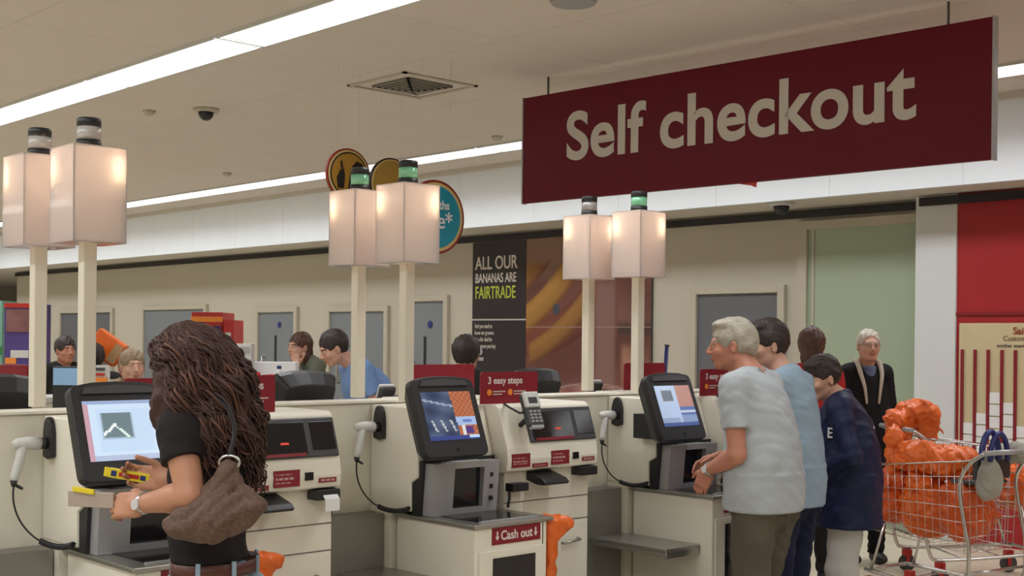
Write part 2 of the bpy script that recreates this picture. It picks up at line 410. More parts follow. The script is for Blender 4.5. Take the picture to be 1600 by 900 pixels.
def pole_lamp(x, y, band, label):
    t = empty('pole_lamp', (x, y, 1.352), label, 'lamp', 'square-shaded pole lamps over the checkouts')
    hw = .0245
    m = MB(); m.box(x - hw, x + hw, y - hw, y + hw, 1.352, 1.97); m.build('post', M['pole'], t, bevel=.004)
    q = .098; z0, z1 = 1.945, 2.283; th = .004
    m = MB()
    m.box(x - q, x + q, y - q, y - q + th, z0, z1).box(x - q, x + q, y + q - th, y + q, z0, z1)
    m.box(x - q, x - q + th, y - q + th, y + q - th, z0, z1).box(x + q - th, x + q, y - q + th, y + q - th, z0, z1)
    m.box(x - q + th, x + q - th, y - q + th, y + q - th, z1 - th, z1)
    m.build('shade', SHADE, t)
    # bottom ring leaves a slot round the post
    r = MB(); 
    r.box(x - q + th, x + q - th, y - q + th, y - .03, z0, z0 + th).box(x - q + th, x + q - th, y + .03, y + q - th, z0, z0 + th)
    r.box(x - q + th, x - .03, y - .03, y + .03, z0, z0 + th).box(x + .03, x + q - th, y - .03, y + .03, z0, z0 + th)
    r.build('shade_base', SHADE, t)
    for sx, sy in ((-1, -1), (1, 1)):
        bx, by, bz = x + sx * .066, y + sy * .066, 2.185
        b = MB(); b.ell((bx, by, bz), (.014, .014, .03), 12, 8); bo = b.build('bulb', BULB, t)
        MB().tube([(bx, by, z0 + .01), (bx, by, bz - .025)], .008, 8).build('bulb_holder', M['ltgrey'], t)
        ld = bpy.data.lights.new('bulb_light', 'POINT'); ld.energy = 2.6; ld.color = (1, .74, .54); ld.shadow_soft_size = .02
        lo = bpy.data.objects.new('bulb_light', ld); C.objects.link(lo); lo.parent = t; lo.location = (bx - x, by - y, bz + .04 - 1.352)
    zb = z1
    b = MB(); b.tube([(x, y, zb), (x, y, zb + .028)], [.044, .043], 24); be = b.build('beacon_base', M['black'], t)
    MB().tube([(x, y, zb + .028), (x, y, zb + .075)], .041, 24).build('beacon_lens', BAND[band], t)
    MB().tube([(x, y, zb + .075), (x, y, zb + .10), (x, y, zb + .106)], [.042, .042, .036], 24).build('beacon_cap', M['black'], t)

LN = ['nearest', 'middle', 'farthest']
pole_lamp(XS + .175, LANES[0] + .0, 'clear', 'front one of the left pair of square lit pole lamps, clear beacon')
pole_lamp(XS - .175, LANES[0] - .03, 'clear', 'rear one of the left pair of square lit pole lamps, cut by the picture edge')
pole_lamp(XS + .175, LANES[1] + .0, 'green', 'front one of the middle pair of square lit pole lamps, right of the other')
pole_lamp(XS - .175, LANES[1] + .0, 'green', 'rear lamp of the middle pair of lit pole lamps, before the brown round sign')
pole_lamp(XS + .175, LANES[2] + .0, 'green', 'front lamp of the pair under the red board, green beacon on its lit shade')
pole_lamp(XS - .175, LANES[2] + .0, 'grey', 'rear one of the pair of lit pole lamps under the red board, grey beacon')

# ---- what the touch screens show
def scr_a(u, v):      # pale blue page with a dark inset
    if v > .93: return (.25, .33, .50)
    if u < .07: return (.42, .26, .32)
    if .22 < u < .62 and .38 < v < .78:
        if abs((u - .42) * 1.2 + (v - .55)) < .02 and u > .36: return (.6, .75, .7)
        if abs((u - .30) * -1.0 + (v - .50)) < .025 and u < .42: return (.7, .75, .75)
        return (.12, .17, .20)
    if .20 < u < .64 and .36 < v < .80: return (.30, .40, .48)
    if .16 < u < .88 and .16 < v < .86: return (.42, .55, .72)
    if v < .08: return (.34, .40, .55)
    return (.46, .58, .74)
def scr_b(u, v):      # dark photograph at left, orange buttons at right
    if v < .10: return (.03, .045, .17) if u < .80 or v < .03 else (.35, .5, .7)
    if u > .57 + .05 * (1 - v):
        if .30 < v < .46: return (.26, .36, .55) if not (.36 < v < .40 and .72 < u < .9) else (.1, .15, .4)
        if v < .30 and .74 < u < .92 and .12 < v < .26: return (.06, .03, .16)
        if v < .28 and .68 < u < .75: return (.5, .5, .5)
        k = .08 * math.sin(u * 60) * math.sin(v * 50)
        return (.30 + k, .10 + k * .5, .05)
    a = .5 + .5 * math.sin(9 * u + 6 * v) * math.cos(11 * v - 3 * u)
    if abs(v - .84 + .25 * u) < .02: return (.22, .28, .36)
    if .17 < v < .40 and math.sin(u * 34 + v * 10) > .80: return (.34, .38, .40)
    return (.020 + .05 * a, .032 + .065 * a, .07 + .10 * a)
def scr_c(u, v):
    if v < .09: return (.05, .08, .22)
    if u > .57 and v > .46: return (.36, .19, .16)
    if u > .57 and v > .26: return (.08, .13, .30) if abs(v - .36) > .03 else (.4, .45, .55)
    if u > .57: return (.18, .24, .40)
    if .12 < u < .48 and .58 < v < .90: return (.10, .13, .17) if .15 < u < .45 and .62 < v < .87 else (.35, .4, .5)
    if v < .2 and u < .5: return (.22, .28, .42)
    return (.33, .42, .58)
def lines_fn(base, ink, rows, u0=.08, u1=.92, gaps=9, seed=1):
    rnd = random.Random(seed); ends = [rnd.uniform(.7, 1) for _ in rows]
    def fn(u, v):
        for (a, b), e in zip(rows, ends):
            if a < v < b and u0 < u < u0 + (u1 - u0) * e and math.sin(u * gaps * 7 + a * 40) > -.75: return ink
        return base
    return fn

def unit(y0, side, screen, idx, dy=0, lab=''):
    """one self checkout; side=+1 looks to the front, -1 is its twin behind the divider; local x runs outwards"""
    def X(x): return XS + side * x
    def bx(m, x0, x1, ya, yb, z0, z1, mi=0): m.box(min(X(x0), X(x1)), max(X(x0), X(x1)), y0 + ya, y0 + yb, z0, z1, mi); return m
    def pr(m, prof, ya, yb, mi=0): m.prism([(X(x), z) for x, z in prof], 'y', y0 + ya, y0 + yb, mi); return m
    def P(x, y, z): return Vector((X(x), y0 + y, z))
    ry = Vector((0, side, 0)); up = Vector((0, 0, 1)); ox = Vector((side, 0, 0))
    t = empty('self_checkout', (XS + side * .4, y0 + .3, 0), lab, 'self checkout', 'self checkout machines')
    # housing with shaped side
    m = MB(); pr(m, [(.075, .90), (.075, 1.335), (.335, 1.335), (.395, 1.14), (.395, 1.045), (.35, 1.02), (.35, .90)], -.11, .31)
    m.build('housing', M['cream'], t, bevel=.006)
    m = MB(); bx(m, .075, .215, -.11, .31, 0, .90); m.build('housing_base', M['cream2'], t)
    # cabinet with cash out slot
    m = MB(); bx(m, .235, .735, -.09, .31, .06, .868); cab = m.build('cabinet', M['cream'], t, bevel=.006)
    m = MB(); bx(m, .25, .715, -.08, .30, 0, .06); m.build('plinth', M['gap'], cab)
    m = MB(); bx(m, .735, .743, -.07, .29, .08, .775); dr_ = m.build('cabinet_door', M['cream'], t, bevel=.002)
    m = MB(); bx(m, .743, .746, .0, .235, .48, .745); m.build('door_window', M['blackg'], dr_)
    m = MB(); bx(m, .735, .737, .283, .287, .08, .868); m.build('seam', M['gap'], cab)
    fn = P(.7365, -.07, .80); 
    def cash(u, v): return (.27, .012, .025)
    o_ = P(.7375, .0 if side > 0 else .27, .797)
    m = MB(); bx(m, .735, .7375, -.0, .27, .797, .865); st = m.build('cash_out_sticker', M['red'], cab); st['label'] = 'maroon sticker reading Cash out between two white arrows'
    text_mesh('lettering', 'Cash out', .052, P(.738, .135, .815), ry, up, M['whitetext'], st, bold=.0012, squash=.92, align='CENTER', depth=.0005)
    for yy in (.028, .242):
        m = MB(); m.prism([(y0 + yy - .004, .850), (y0 + yy - .004, .829), (y0 + yy - .011, .829), (y0 + yy, .813), (y0 + yy + .011, .829), (y0 + yy + .004, .829), (y0 + yy + .004, .850)], 'x', X(.7375), X(.7385))
        m.build('arrow', M['whitetext'], st)
    # worktop with scanner glass
    m = MB(); bx(m, .215, .745, -.10, .34, .868, .885); wt = m.build('worktop', M['steel'], t, bevel=.004)
    m = MB(); bx(m, .43, .70, -.03, .27, .885, .888); m.build('scanner_glass', M['blackg'], wt)
    for xa in (.415, .70): m = MB(); bx(m, xa, xa + .015, -.04, .28, .885, .892); m.build('glass_rim', M['grey'], wt)
    # scanner tower under the screen
    m = MB(); pr(m, [(.35, .885), (.35, 1.10), (.42, 1.12), (.40, .885)], -.10, .30); m.build('tower_back', M['black'], t)
    m = MB()
    pr(m, [(.40, .886), (.385, 1.105), (.475, 1.105), (.455, .886)], -.085, .03); pr(m, [(.40, .886), (.385, 1.105), (.475, 1.105), (.455, .886)], .195, .28)
    pr(m, [(.385, 1.08), (.385, 1.108), (.477, 1.108), (.475, 1.08)], .03, .195); pr(m, [(.40, .886), (.395, .91), (.458, .91), (.455, .886)], .03, .195)
    tw = m.build('scanner_tower', M['grey'], t, bevel=.004)
    m = MB(); pr(m, [(.40, .91), (.40, 1.08), (.445, 1.08), (.435, .91)], .03, .195); m.build('scanner_window', M['blackg'], tw)
    for k in range(3): m = MB(); bx(m, .455, .472, .23, .245, .935 + .05 * k, .953 + .05 * k); m.build('button', M['black'], tw)
    # touch screen: tilted slab with rounded, hooded bezel
    yc = -.075 + dy; z1, z0 = 1.445, 1.135; xt, xb = .465, .585
    C0 = P((xt + xb) / 2, yc, (z0 + z1) / 2); upv = (P(xt, 0, z1) - P(xb, 0, z0)).normalized(); nv = ry.cross(upv).normalized()
    if nv.dot(ox) < 0: nv = -nv
    H = (P(xt, 0, z1) - P(xb, 0, z0)).length / 2
    def rr(wd, h0, h1, r=.025, hood=0):
        pts = []
        for (cx_, cz_, a0) in ((wd - r, h1 - r, 0), (-wd + r, h1 - r, 90), (-wd + r, h0 + r, 180), (wd - r, h0 + r, 270)):
            for k in range(5):
                a_ = math.radians(a0 + k * 22.5); pts.append((cx_ + r * math.cos(a_), cz_ + r * math.sin(a_)))
        if hood: pts = pts[:5] + [(x_, h1 + hood * (1 - (x_ / wd) ** 2)) for x_ in (wd * .5, 0, -wd * .5)] + pts[5:]
        return pts
    def slab(pts, n0, n1, sh=1.0, shift=0):
        vs = [C0 + ry * a_ + upv * b_ + nv * n1 for a_, b_ in pts] + [C0 + ry * a_ * sh + upv * (b_ * sh + shift) + nv * n0 for a_, b_ in pts]
        n = len(pts); fs = [tuple(range(n)), tuple(range(2 * n - 1, n - 1, -1))] + [(i, (i + 1) % n, n + (i + 1) % n, n + i) for i in range(n)]
        return vs, fs
    m = MB(); m.add(*slab(rr(.166, -H, H, .03, .012), 0, .038)); m.add(*slab(rr(.166, -H, H, .03, .012), -.06, 0, .80, .0))
    mon = m.build('monitor', M['black'], t, bevel=.005)
    m = MB(); m.add(*slab([(-.13, H - .034), (.13, H - .034), (.115, H - .012), (0, H - .004), (-.115, H - .012)], .038, .048)); m.build('hood', M['dkgrey'], mon)
    sw, sh_ = .262, .205
    paint('screen', C0 - ry * sw / 2 + upv * (-sh_ / 2 + .006) + nv * .0405, ry, upv, sw, sh_, 44, 34, screen, VC_SCREEN, mon, .002)
    m = MB(); m.add(*slab([(-.006, -H + .022), (.006, -H + .022), (.006, -H + .034), (-.006, -H + .034)], .038, .0395)); m.build('power_button', M['blackg'], mon)
    m = MB(); m.obox(P(.40, yc + .02, 1.20), ox, ry, up, .09, .05, .06); m.build('monitor_neck', M['black'], t)
    # payment console
    prof = [(.075, 1.04), (.435, 1.04), (.485, 1.052), (.492, 1.10), (.485, 1.15), (.425, 1.325), (.405, 1.338), (.075, 1.338)]
    m = MB(); pr(m, prof, .312, .88); con = m.build('console', M['cream'], t, bevel=.005)
    m = MB(); bx(m, .075, .435, .345, .875, 0, 1.04); cb = m.build('console_base', M['cream'], t, bevel=.004)
    m = MB(); bx(m, .435, .4365, .345, .875, .905, .909); bx(m, .435, .4365, .345, .875, .80, .804); m.build('seam', M['gap'], cb)
    m = MB(); bx(m, .435, .441, .385, .865, .08, .79); cd_ = m.build('console_door', M['cream'], cb, bevel=.002)
    m = MB(); m.tube([P(.441, .70, .70), P(.462, .70, .70), P(.462, .80, .71), P(.441, .80, .71)], .006); m.build('door_handle', M['steel'], cd_)
    # note and coin mouths: black glossy panel lying on the slope
    sl = (P(.425, 0, 1.325) - P(.485, 0, 1.15)); L = sl.length; sl.normalize(); sn = ry.cross(sl);
    if sn.dot(ox) < 0: sn = -sn
    def on(y, s, n=0): return P(.485, y, 1.15) + sl * s + sn * n
    def plate(ya, yb, s0, s1, n0, n1, mi=0, mm=None, rr_=0):
        mm = mm or MB(); mm.obox((on(ya, s0, n0) + on(yb, s1, n1)) / 2, ry, sl, sn, abs(yb - ya) / 2, abs(s1 - s0) / 2, abs(n1 - n0) / 2, mi); return mm
    o = plate(.455, .872, .018, L - .012, 0, .012).build('note_panel', M['dkgrey'], con, bevel=.008)
    plate(.475, .73, .03, L - .03, .012, .0145).build('note_window', M['blackg'], o, bevel=.001)
    plate(.755, .86, .045, L - .03, .012, .0145).build('coin_window', M['blackg'], o, bevel=.001)
    plate(.485, .72, .024, .036, .0145, .016).build('sticker', M['red'], o)
    plate(.615, .650, .070, .078, .0145, .016).build('indicator_light', mat('red_light', (.5, .04, .02), .4, var=0, emit=.8) if 'red_light' not in bpy.data.materials else bpy.data.materials['red_light'], o)
    # stickers on the lip
    def stick(ya, yb, z0, z1, rows, name='sticker', pm=None):
        c0 = P(.4925, ya if side > 0 else yb, z0)
        fnn = lines_fn((.24, .012, .025), (.50, .33, .30), rows, seed=int(ya * 100))
        return paint(name, c0, ry, up, yb - ya, z1 - z0, max(12, int((yb - ya) * 220)), 14, fnn, VC, con, .003)
    stick(.335, .445, 1.066, 1.125, [(.62, .74), (.38, .48), (.18, .28)])
    stick(.46, .555, 1.060, 1.078, [(.3, .65)])
    stick(.575, .690, 1.066, 1.128, [(.70, .82), (.45, .55), (.18, .28)])
    stick(.775, .855, 1.072, 1.090, [(.3, .7)])
    m = MB(); bx(m, .488, .496, .712, .748, 1.085, 1.115); m.build('sensor', M['blackg'], con)
    # receipt printer and coin scoop below the lip
    m = MB(); bx(m, .435, .50, .76, .87, 1.005, 1.045); rp = m.build('receipt_printer', M['black'], t, bevel=.004)
    if idx in (0, 3):
        m = MB(); pr(m, [(.495, 1.03), (.515, 1.01), (.517, .965), (.513, .965), (.511, 1.009), (.493, 1.026)], .79, .855); m.build('receipt', M['white'], rp)
    m = MB(); pr(m, [(.435, 1.04), (.54, 1.012), (.56, .995), (.55, .985), (.50, .985), (.435, 1.0)], .475, .625); m.build('coin_scoop', M['black'], t, bevel=.004)
    m = MB(); bx(m, .435, .485, .35, .445, .96, .995); m.tube([P(.45, .36, .97), P(.46, .352, .93), P(.45, .352, .89)], .007); m.build('card_slot', M['black'], t, bevel=.003)
    # chip and pin reader on a stalk
    rb = on(.42, .10, 0)
    m = MB(); m.tube([rb, rb + sn * .05 + up * .02], .012); st_ = m.build('reader_stalk', M['black'], t)
    rc = rb + sn * .075 + up * .045; ru = (up * .93 - ox * .36).normalized(); rn = ry.cross(ru);
    if rn.dot(ox) < 0: rn = -rn
    m = MB(); m.obox(rc, ry, ru, rn, .046, .075, .016); rd = m.build('card_reader', M['dkgrey'], t, bevel=.01)
    m = MB(); m.obox(rc + ru * .045 + rn * .012, ry, ru, rn, .045, .036, .010); m.build('reader_head', M['ltgrey'], rd, bevel=.006)
    m = MB(); m.obox(rc + ru * .040 + rn * .0215, ry, ru, rn, .026, .014, .0015); m.build('reader_display', M['dkgrey'], rd)
    m = MB()
    for a_ in range(3):
        for b_ in range(4): m.obox(rc + ry * (.024 * (a_ - 1)) + ru * (-.008 - .015 * b_) + rn * .015, ry, ru, rn, .008, .0048, .003)
    m.build('keypad', M['grey'], rd)
    m = MB(); m.obox(rc - ru * .077 + rn * .004, ry, ru, rn, .036, .008, .012); m.build('reader_foot', M['grey'], rd, bevel=.003)
    m = MB(); m.tube([rc - ry * .03 - rn * .01, rc - ry * .07 - up * .01, rc - ry * .10 + up * .02 - ox * .05, P(.40, .37, 1.34)], .005); m.build('reader_cable', M['black'], rd)
    return t
U = ['nearest self checkout, with a pale blue screen, behind the curly-haired woman', 'middle self checkout with an orange and dark photo screen, nobody using it', 'farthest self checkout, the grey-haired man in a grey T-shirt using it']
UB = ['rear-facing self checkout behind the divider at the left picture edge', 'rear-facing self checkout behind the divider, black screen back above it beside the middle lamp posts', 'rear-facing self checkout behind the divider, black screen back beside the farthest lamp posts']
for i, y in enumerate(LANES):
    unit(y, 1, (scr_a, scr_b, scr_c)[i], i, (.03, 0, -.075)[i], U[i])
for i, y in enumerate(LANES):
    unit(y, -1, scr_a, 3 + i, 0, UB[i])

# ---- basket shelves with steel backs, red signs, handheld scanners, bag stands
SHL = ['steel basket shelf at the lower left corner of the picture', 'steel basket shelf and back plate left of the Cash out cabinet', 'steel basket shelf projecting left of the cabinet where the grey-haired man stands']
SGL = ['maroon three steps sign on the nearest checkout, half behind the curly-haired woman', 'maroon three steps sign on the middle checkout behind the card reader', 'maroon three steps sign on the farthest checkout beside the grey-haired man']
SGB = ['rear maroon sign beyond the divider, seen left of the curly-haired woman', 'rear maroon sign beyond the divider above the middle screen', 'rear maroon sign beyond the divider, right of the lamps under the red board']
SCL = ['white handheld scanner hooked on the nearest checkout at lower left', 'white handheld scanner hooked on the middle checkout', 'white handheld scanner hooked on the farthest checkout']
BGL = ['orange carrier bag end showing beside the woman\'s jeans', 'orange carrier bag hanging right of the Cash out cabinet', 'orange carrier bags hanging on the stand of the farthest checkout']
def steps_sign(x, y0, y1, side, label, top=1.50):
    t = empty('countertop_sign', (x, (y0 + y1) / 2, 1.352), label, 'sign', 'maroon signs standing on the checkouts')
    pts = []
    for (cy_, cz_, a0) in ((y1 - .015, top - .015, 0), (y0 + .015, top - .015, 90)):
        for k in range(5):
            a_ = math.radians(a0 + k * 22.5); pts.append((cy_ + .015 * math.cos(a_), cz_ + .015 * math.sin(a_)))
    pts += [(y0, 1.338 if side > 0 else 1.352), (y1, 1.338 if side > 0 else 1.352)]
    m = MB(); m.prism(pts, 'x', x - .004, x + .004); bd = m.build('board', M['red'], t)
    ry = Vector((0, side, 0)); s0 = y0 if side > 0 else y1
    text_mesh('lettering', '3 easy steps', .043, (x + side * .0045, s0 + side * .04, top - .052), ry, (0, 0, 1), M['whitetext'], t, bold=.0008, depth=.0004)
    for k in range(2):
        yy = s0 + side * (.05 + .125 * k)
        m = MB(); m.tube([(x + side * .004, yy, top - .09), (x + side * .0052, yy, top - .09)], .014, 16); m.build('number_disc', M['orange_light'], t)
        m = MB()
        for q in range(2): m.box(x + side * .004 - .0005, x + side * .0048, min(yy + side * .022, yy + side * (.095 - .02 * q)), max(yy + side * .022, yy + side * (.095 - .02 * q)), top - .089 - .012 * q, top - .084 - .012 * q)
        m.build('small_print', M['letter'], t)
for i, y in enumerate(LANES):
    x0 = XS + .18
    t = empty('basket_shelf', (x0, y - .2, 0), SHL[i], 'shelf', 'steel basket shelves between the checkouts')
    m = MB(); m.box(XS + .075, x0, y - .50, y - .115, 0, .878); m.build('back_plate', M['steel_dk'], t, bevel=.004)
    m = MB(); m.box(x0, XS + .665, y - .345, y - .092, .632, .648)
    m.box(XS + .655, XS + .665, y - .345, y - .092, .60, .632); m.box(x0, XS + .655, y - .345, y - .335, .612, .632)
    m.build('shelf_plate', M['steel'], t, bevel=.003)
    m = MB(); m.obox((XS + .60, y - .10, .618), (1, 0, 0), (0, 1, 0), (0, 0, 1), .03, .008, .022); m.build('bracket', M['grey'], t)
    m = MB(); m.box(x0, XS + .60, y - .50, y - .10, .10, .13); m.build('bottom_plate', M['steel_dk'], t, bevel=.003)
    m = MB(); m.tube([(XS + .085, y - .47, .879), (XS + .10, y - .47, .93), (XS + .10, y - .33, .93), (XS + .10, y - .33, .879)], .004); m.build('wire_rail', M['gap'], t)
    steps_sign(XS + .36, y + (.36, .265, .28)[i], y + (.66, .61, .60)[i], 1, SGL[i], 1.478)
    steps_sign(XS - .13, y + (.29, .24, .24)[i], y + (.56, .66, .58)[i], -1, SGB[i], (1.455, 1.50, 1.50)[i])
    # handheld scanner
    hy, hx = y - .11, XS + .15; hz = 1.255
    t = empty('handheld_scanner', (hx, hy, hz), SCL[i], 'scanner', 'handheld scanners on the checkout sides')
    m = MB(); pts = [(hx - .034, hz - .06)] + [(hx + .034 * math.cos(a_), hz + .005 + .075 * math.sin(a_)) for a_ in [PI * k / 12 for k in range(12, -1, -1)]] + [(hx + .034, hz - .06), (hx, hz - .068)]
    m.prism(pts, 'y', hy - .022, hy - .0005); m.build('holster', M['black'], t, bevel=.005)
    hd = Vector((hx, hy - .10, hz - .015))
    m = MB(); m.tube([(hx, hy - .02, hz - .012), (hx, hy - .045, hz - .012)], .02, 12); m.build('scanner_nose', M['black'], t)
    m = MB(); m.tube([(hx, hy - .045, hz - .012), (hx, hy - .085, hz - .008), (hx, hy - .125, hz - .008), (hx, hy - .14, hz - .012)], [.023, .022, .018, .010], 16)
    m.tube([(hx, hy - .105, hz - .01), (hx + .004, hy - .115, hz - .06), (hx + .012, hy - .135, hz - .12), (hx + .015, hy - .140, hz - .135)], [.017, .0165, .016, .012], 14)
    m.build('scanner_body', M['ltgrey'], t)
    m = MB(); b0 = Vector((hx + .015, hy - .140, hz - .133)); m.tube([b0, b0 + Vector((0, 0, -.02))], [.013, .008], 12); m.tube([b0 + Vector((.0, .0, -.012)), b0 + Vector((.0, .03, -.03))], [.006, .005], 8); m.build('cable_boot', M['black'], t)
    e = Vector((XS + .36, y - .125, .915)); pts = []
    c1 = b0 + Vector((0, -.02, -.16)); c2 = Vector((XS + .20, y - .14, .86))
    for k in range(21):
        s = k / 20; pts.append((1 - s) ** 3 * (b0 + Vector((0, 0, -.02))) + 3 * s * (1 - s) ** 2 * c1 + 3 * s * s * (1 - s) * c2 + s ** 3 * e)
    m = MB(); m.tube(pts[:13], .0035, 6); m.tube(pts[12:], .0035, 6)
    hel = []
    for k in range(200):
        s = k / 199 * 8; i0 = min(7, int(s)); p = pts[12 + i0].lerp(pts[13 + i0], s - i0); d_ = (pts[13 + i0] - pts[12 + i0]); a_, b_, _ = frame_of(d_)
        hel.append(p + a_ * .0085 * math.cos(k * .9) + b_ * .0085 * math.sin(k * .9))
    m.tube(hel, .0032, 5); m.build('coiled_cable', M['black'], t)
# ================================================================ SIGNED-DISTANCE SHAPES (bodies, clothes, hair, bags)
def smin(a, b, k):
    h = np.clip(.5 + .5 * (b - a) / k, 0, 1); return b * (1 - h) + a * h - k * h * (1 - h)
def smax(a, b, k): return -smin(-a, -b, k)
def cone(a, b, ra, rb=None, flat=False, sq=1.0, k=None):
    a = np.array(a, float); b = np.array(b, float); rb = ra if rb is None else rb
    r = max(ra, rb) * max(1, sq)
    def fn(P):
        ba = b - a; pa = P - a; L2 = float(ba @ ba) + 1e-9
        t = pa @ ba / L2; tc = np.clip(t, 0, 1)
        d = np.linalg.norm(pa - tc[..., None] * ba, axis=-1) - (ra + (rb - ra) * tc)
        if flat:
            tu = t; dd = np.linalg.norm(pa - tu[..., None] * ba, axis=-1) - (ra + (rb - ra) * tc)
            L = math.sqrt(L2); d = np.maximum(d, (t - 1) * L)
        return d
    return fn, np.minimum(a, b) - r, np.maximum(a, b) + r
def ell(c, r, R=None):
    c = np.array(c, float); r = np.array(r, float); m = float(r.max())
    def fn(P):
        q = P - c
        if R is not None: q = q @ R
        k0 = np.linalg.norm(q / r, axis=-1); k1 = np.linalg.norm(q / r ** 2, axis=-1) + 1e-9
        return k0 * (k0 - 1) / k1
    ext = r if R is None else np.array([m] * 3)
    return fn, c - ext, c + ext
def rbox(c, h, R=None, rad=.01):
    c = np.array(c, float); h = np.array(h, float)
    def fn(P):
        q = P - c
        if R is not None: q = q @ R
        d = np.abs(q) - (h - rad)
        return np.linalg.norm(np.maximum(d, 0), axis=-1) + np.minimum(d.max(-1), 0) - rad
    m = np.array([np.linalg.norm(h)] * 3)
    return fn, c - m, c + m
def ecyl(c, rx, ry, h, flare=0):
    c = np.array(c, float)
    def fn(P):
        q = P - c; sc_ = 1 + flare * (-q[..., 2] / h); k0 = np.sqrt((q[..., 0] / rx) ** 2 + (q[..., 1] / ry) ** 2) / sc_
        return np.maximum((k0 - 1) * min(rx, ry), np.abs(q[..., 2]) - h)
    e = np.array([rx * (1 + abs(flare)), ry * (1 + abs(flare)), h]); return fn, c - e, c + e
def nz(P, s, seed=0):
    x, y, z = P[..., 0] * s + seed, P[..., 1] * s + seed * 1.7, P[..., 2] * s - seed * .6
    return (np.sin(x + 1.7 * np.sin(.8 * y + .5 * z)) * np.cos(y + 1.3 * np.sin(.9 * z + .4 * x)) + .5 * np.sin(2.1 * x + 1.9 * y) * np.cos(2.3 * z + 1.1 * x)) / 1.5

class Field:
    def __init__(s, lo, hi, vx):
        s.lo = np.array(lo, float); s.vx = vx; s.n = np.ceil((np.array(hi) - s.lo) / vx).astype(int) + 1
        s.f = np.full(s.n, .2, np.float32)
    def _sub(s, lo, hi, pad):
        i0 = np.maximum(np.floor((lo - pad - s.lo) / s.vx).astype(int), 0); i1 = np.minimum(np.ceil((hi + pad - s.lo) / s.vx).astype(int) + 1, s.n)
        if (i1 <= i0).any(): return None, None
        ax = [s.lo[i] + np.arange(i0[i], i1[i]) * s.vx for i in range(3)]
        P = np.stack(np.meshgrid(*ax, indexing='ij'), -1)
        return tuple(slice(a, b) for a, b in zip(i0, i1)), P
    def add(s, prim, k=.01):
        fn, lo, hi = prim; sl, P = s._sub(lo, hi, k + 3 * s.vx)
        if sl: s.f[sl] = smin(s.f[sl], fn(P).astype(np.float32), k)
        return s
    def sub(s, prim, k=.005):
        fn, lo, hi = prim; sl, P = s._sub(lo, hi, k + 3 * s.vx)
        if sl: s.f[sl] = smax(s.f[sl], -fn(P).astype(np.float32), k)
        return s
    def plane(s, n, d, k=.003, lo=None, hi=None):
        """keep the side where n.p < d"""
        sl, P = s._sub(s.lo if lo is None else np.array(lo), (s.lo + s.n * s.vx) if hi is None else np.array(hi), 0)
        s.f[sl] = smax(s.f[sl], (P @ np.array(n) - d).astype(np.float32), k); return s
    def noise(s, amp, sc_, seed=0, fn=None):
        m = np.abs(s.f) < amp * 2 + 3 * s.vx; idx = np.argwhere(m); P = s.lo + idx * s.vx
        g = nz(P, sc_, seed) if fn is None else fn(P)
        s.f[m] += (amp * g).astype(np.float32); return s
    def mesh(s):
        f = s.f; f[0] = f[-1] = .1; f[:, 0] = f[:, -1] = .1; f[:, :, 0] = f[:, :, -1] = .1
        ins = f < 0; n = np.array(f.shape) - 1
        cnt = np.zeros(n, np.int8)
        for a in (0, 1):
            for b in (0, 1):
                for c in (0, 1): cnt += ins[a:a + n[0], b:b + n[1], c:c + n[2]]
        act = np.argwhere((cnt > 0) & (cnt < 8))
        cid = np.full(n, -1, np.int32); cid[tuple(act.T)] = np.arange(len(act))
        acc = np.zeros((len(act), 3)); num = np.zeros(len(act))
        cor = {(a, b, c): f[act[:, 0] + a, act[:, 1] + b, act[:, 2] + c] for a in (0, 1) for b in (0, 1) for c in (0, 1)}
        for ax in range(3):
            o = [i for i in range(3) if i != ax]
            for u in (0, 1):
                for v in (0, 1):
                    k0 = [0, 0, 0]; k0[o[0]] = u; k0[o[1]] = v; k1 = list(k0); k1[ax] = 1
                    f0, f1 = cor[tuple(k0)], cor[tuple(k1)]; m = (f0 < 0) != (f1 < 0)
                    t = np.where(m, f0 / np.where(m, f0 - f1, 1), 0); p = np.tile(np.array(k0, float), (len(act), 1)); p[:, ax] = t
                    acc[m] += p[m]; num[m] += 1
        vs = s.lo + (act + acc / num[:, None]) * s.vx
        fs = []
        for ax in range(3):
            o1, o2 = (ax + 1) % 3, (ax + 2) % 3
            sl0 = [slice(None)] * 3; sl1 = [slice(None)] * 3; sl0[ax] = slice(0, -1); sl1[ax] = slice(1, None)
            a0, a1 = ins[tuple(sl0)], ins[tuple(sl1)]
            for flip, mk in ((False, a0 & ~a1), (True, ~a0 & a1)):
                e = np.argwhere(mk); e = e[(e[:, o1] > 0) & (e[:, o2] > 0)]
                e = e[(e[:, o1] < n[o1]) & (e[:, o2] < n[o2])]
                q = []
                for d1, d2 in ((1, 1), (0, 1), (0, 0), (1, 0)):
                    g = e.copy(); g[:, o1] -= d1; g[:, o2] -= d2; q.append(cid[tuple(g.T)])
                q = np.stack(q, 1)
                if flip: q = q[:, ::-1]
                fs.append(q)
        fs = np.concatenate(fs); fs = fs[(fs >= 0).all(1)]
        return vs, fs
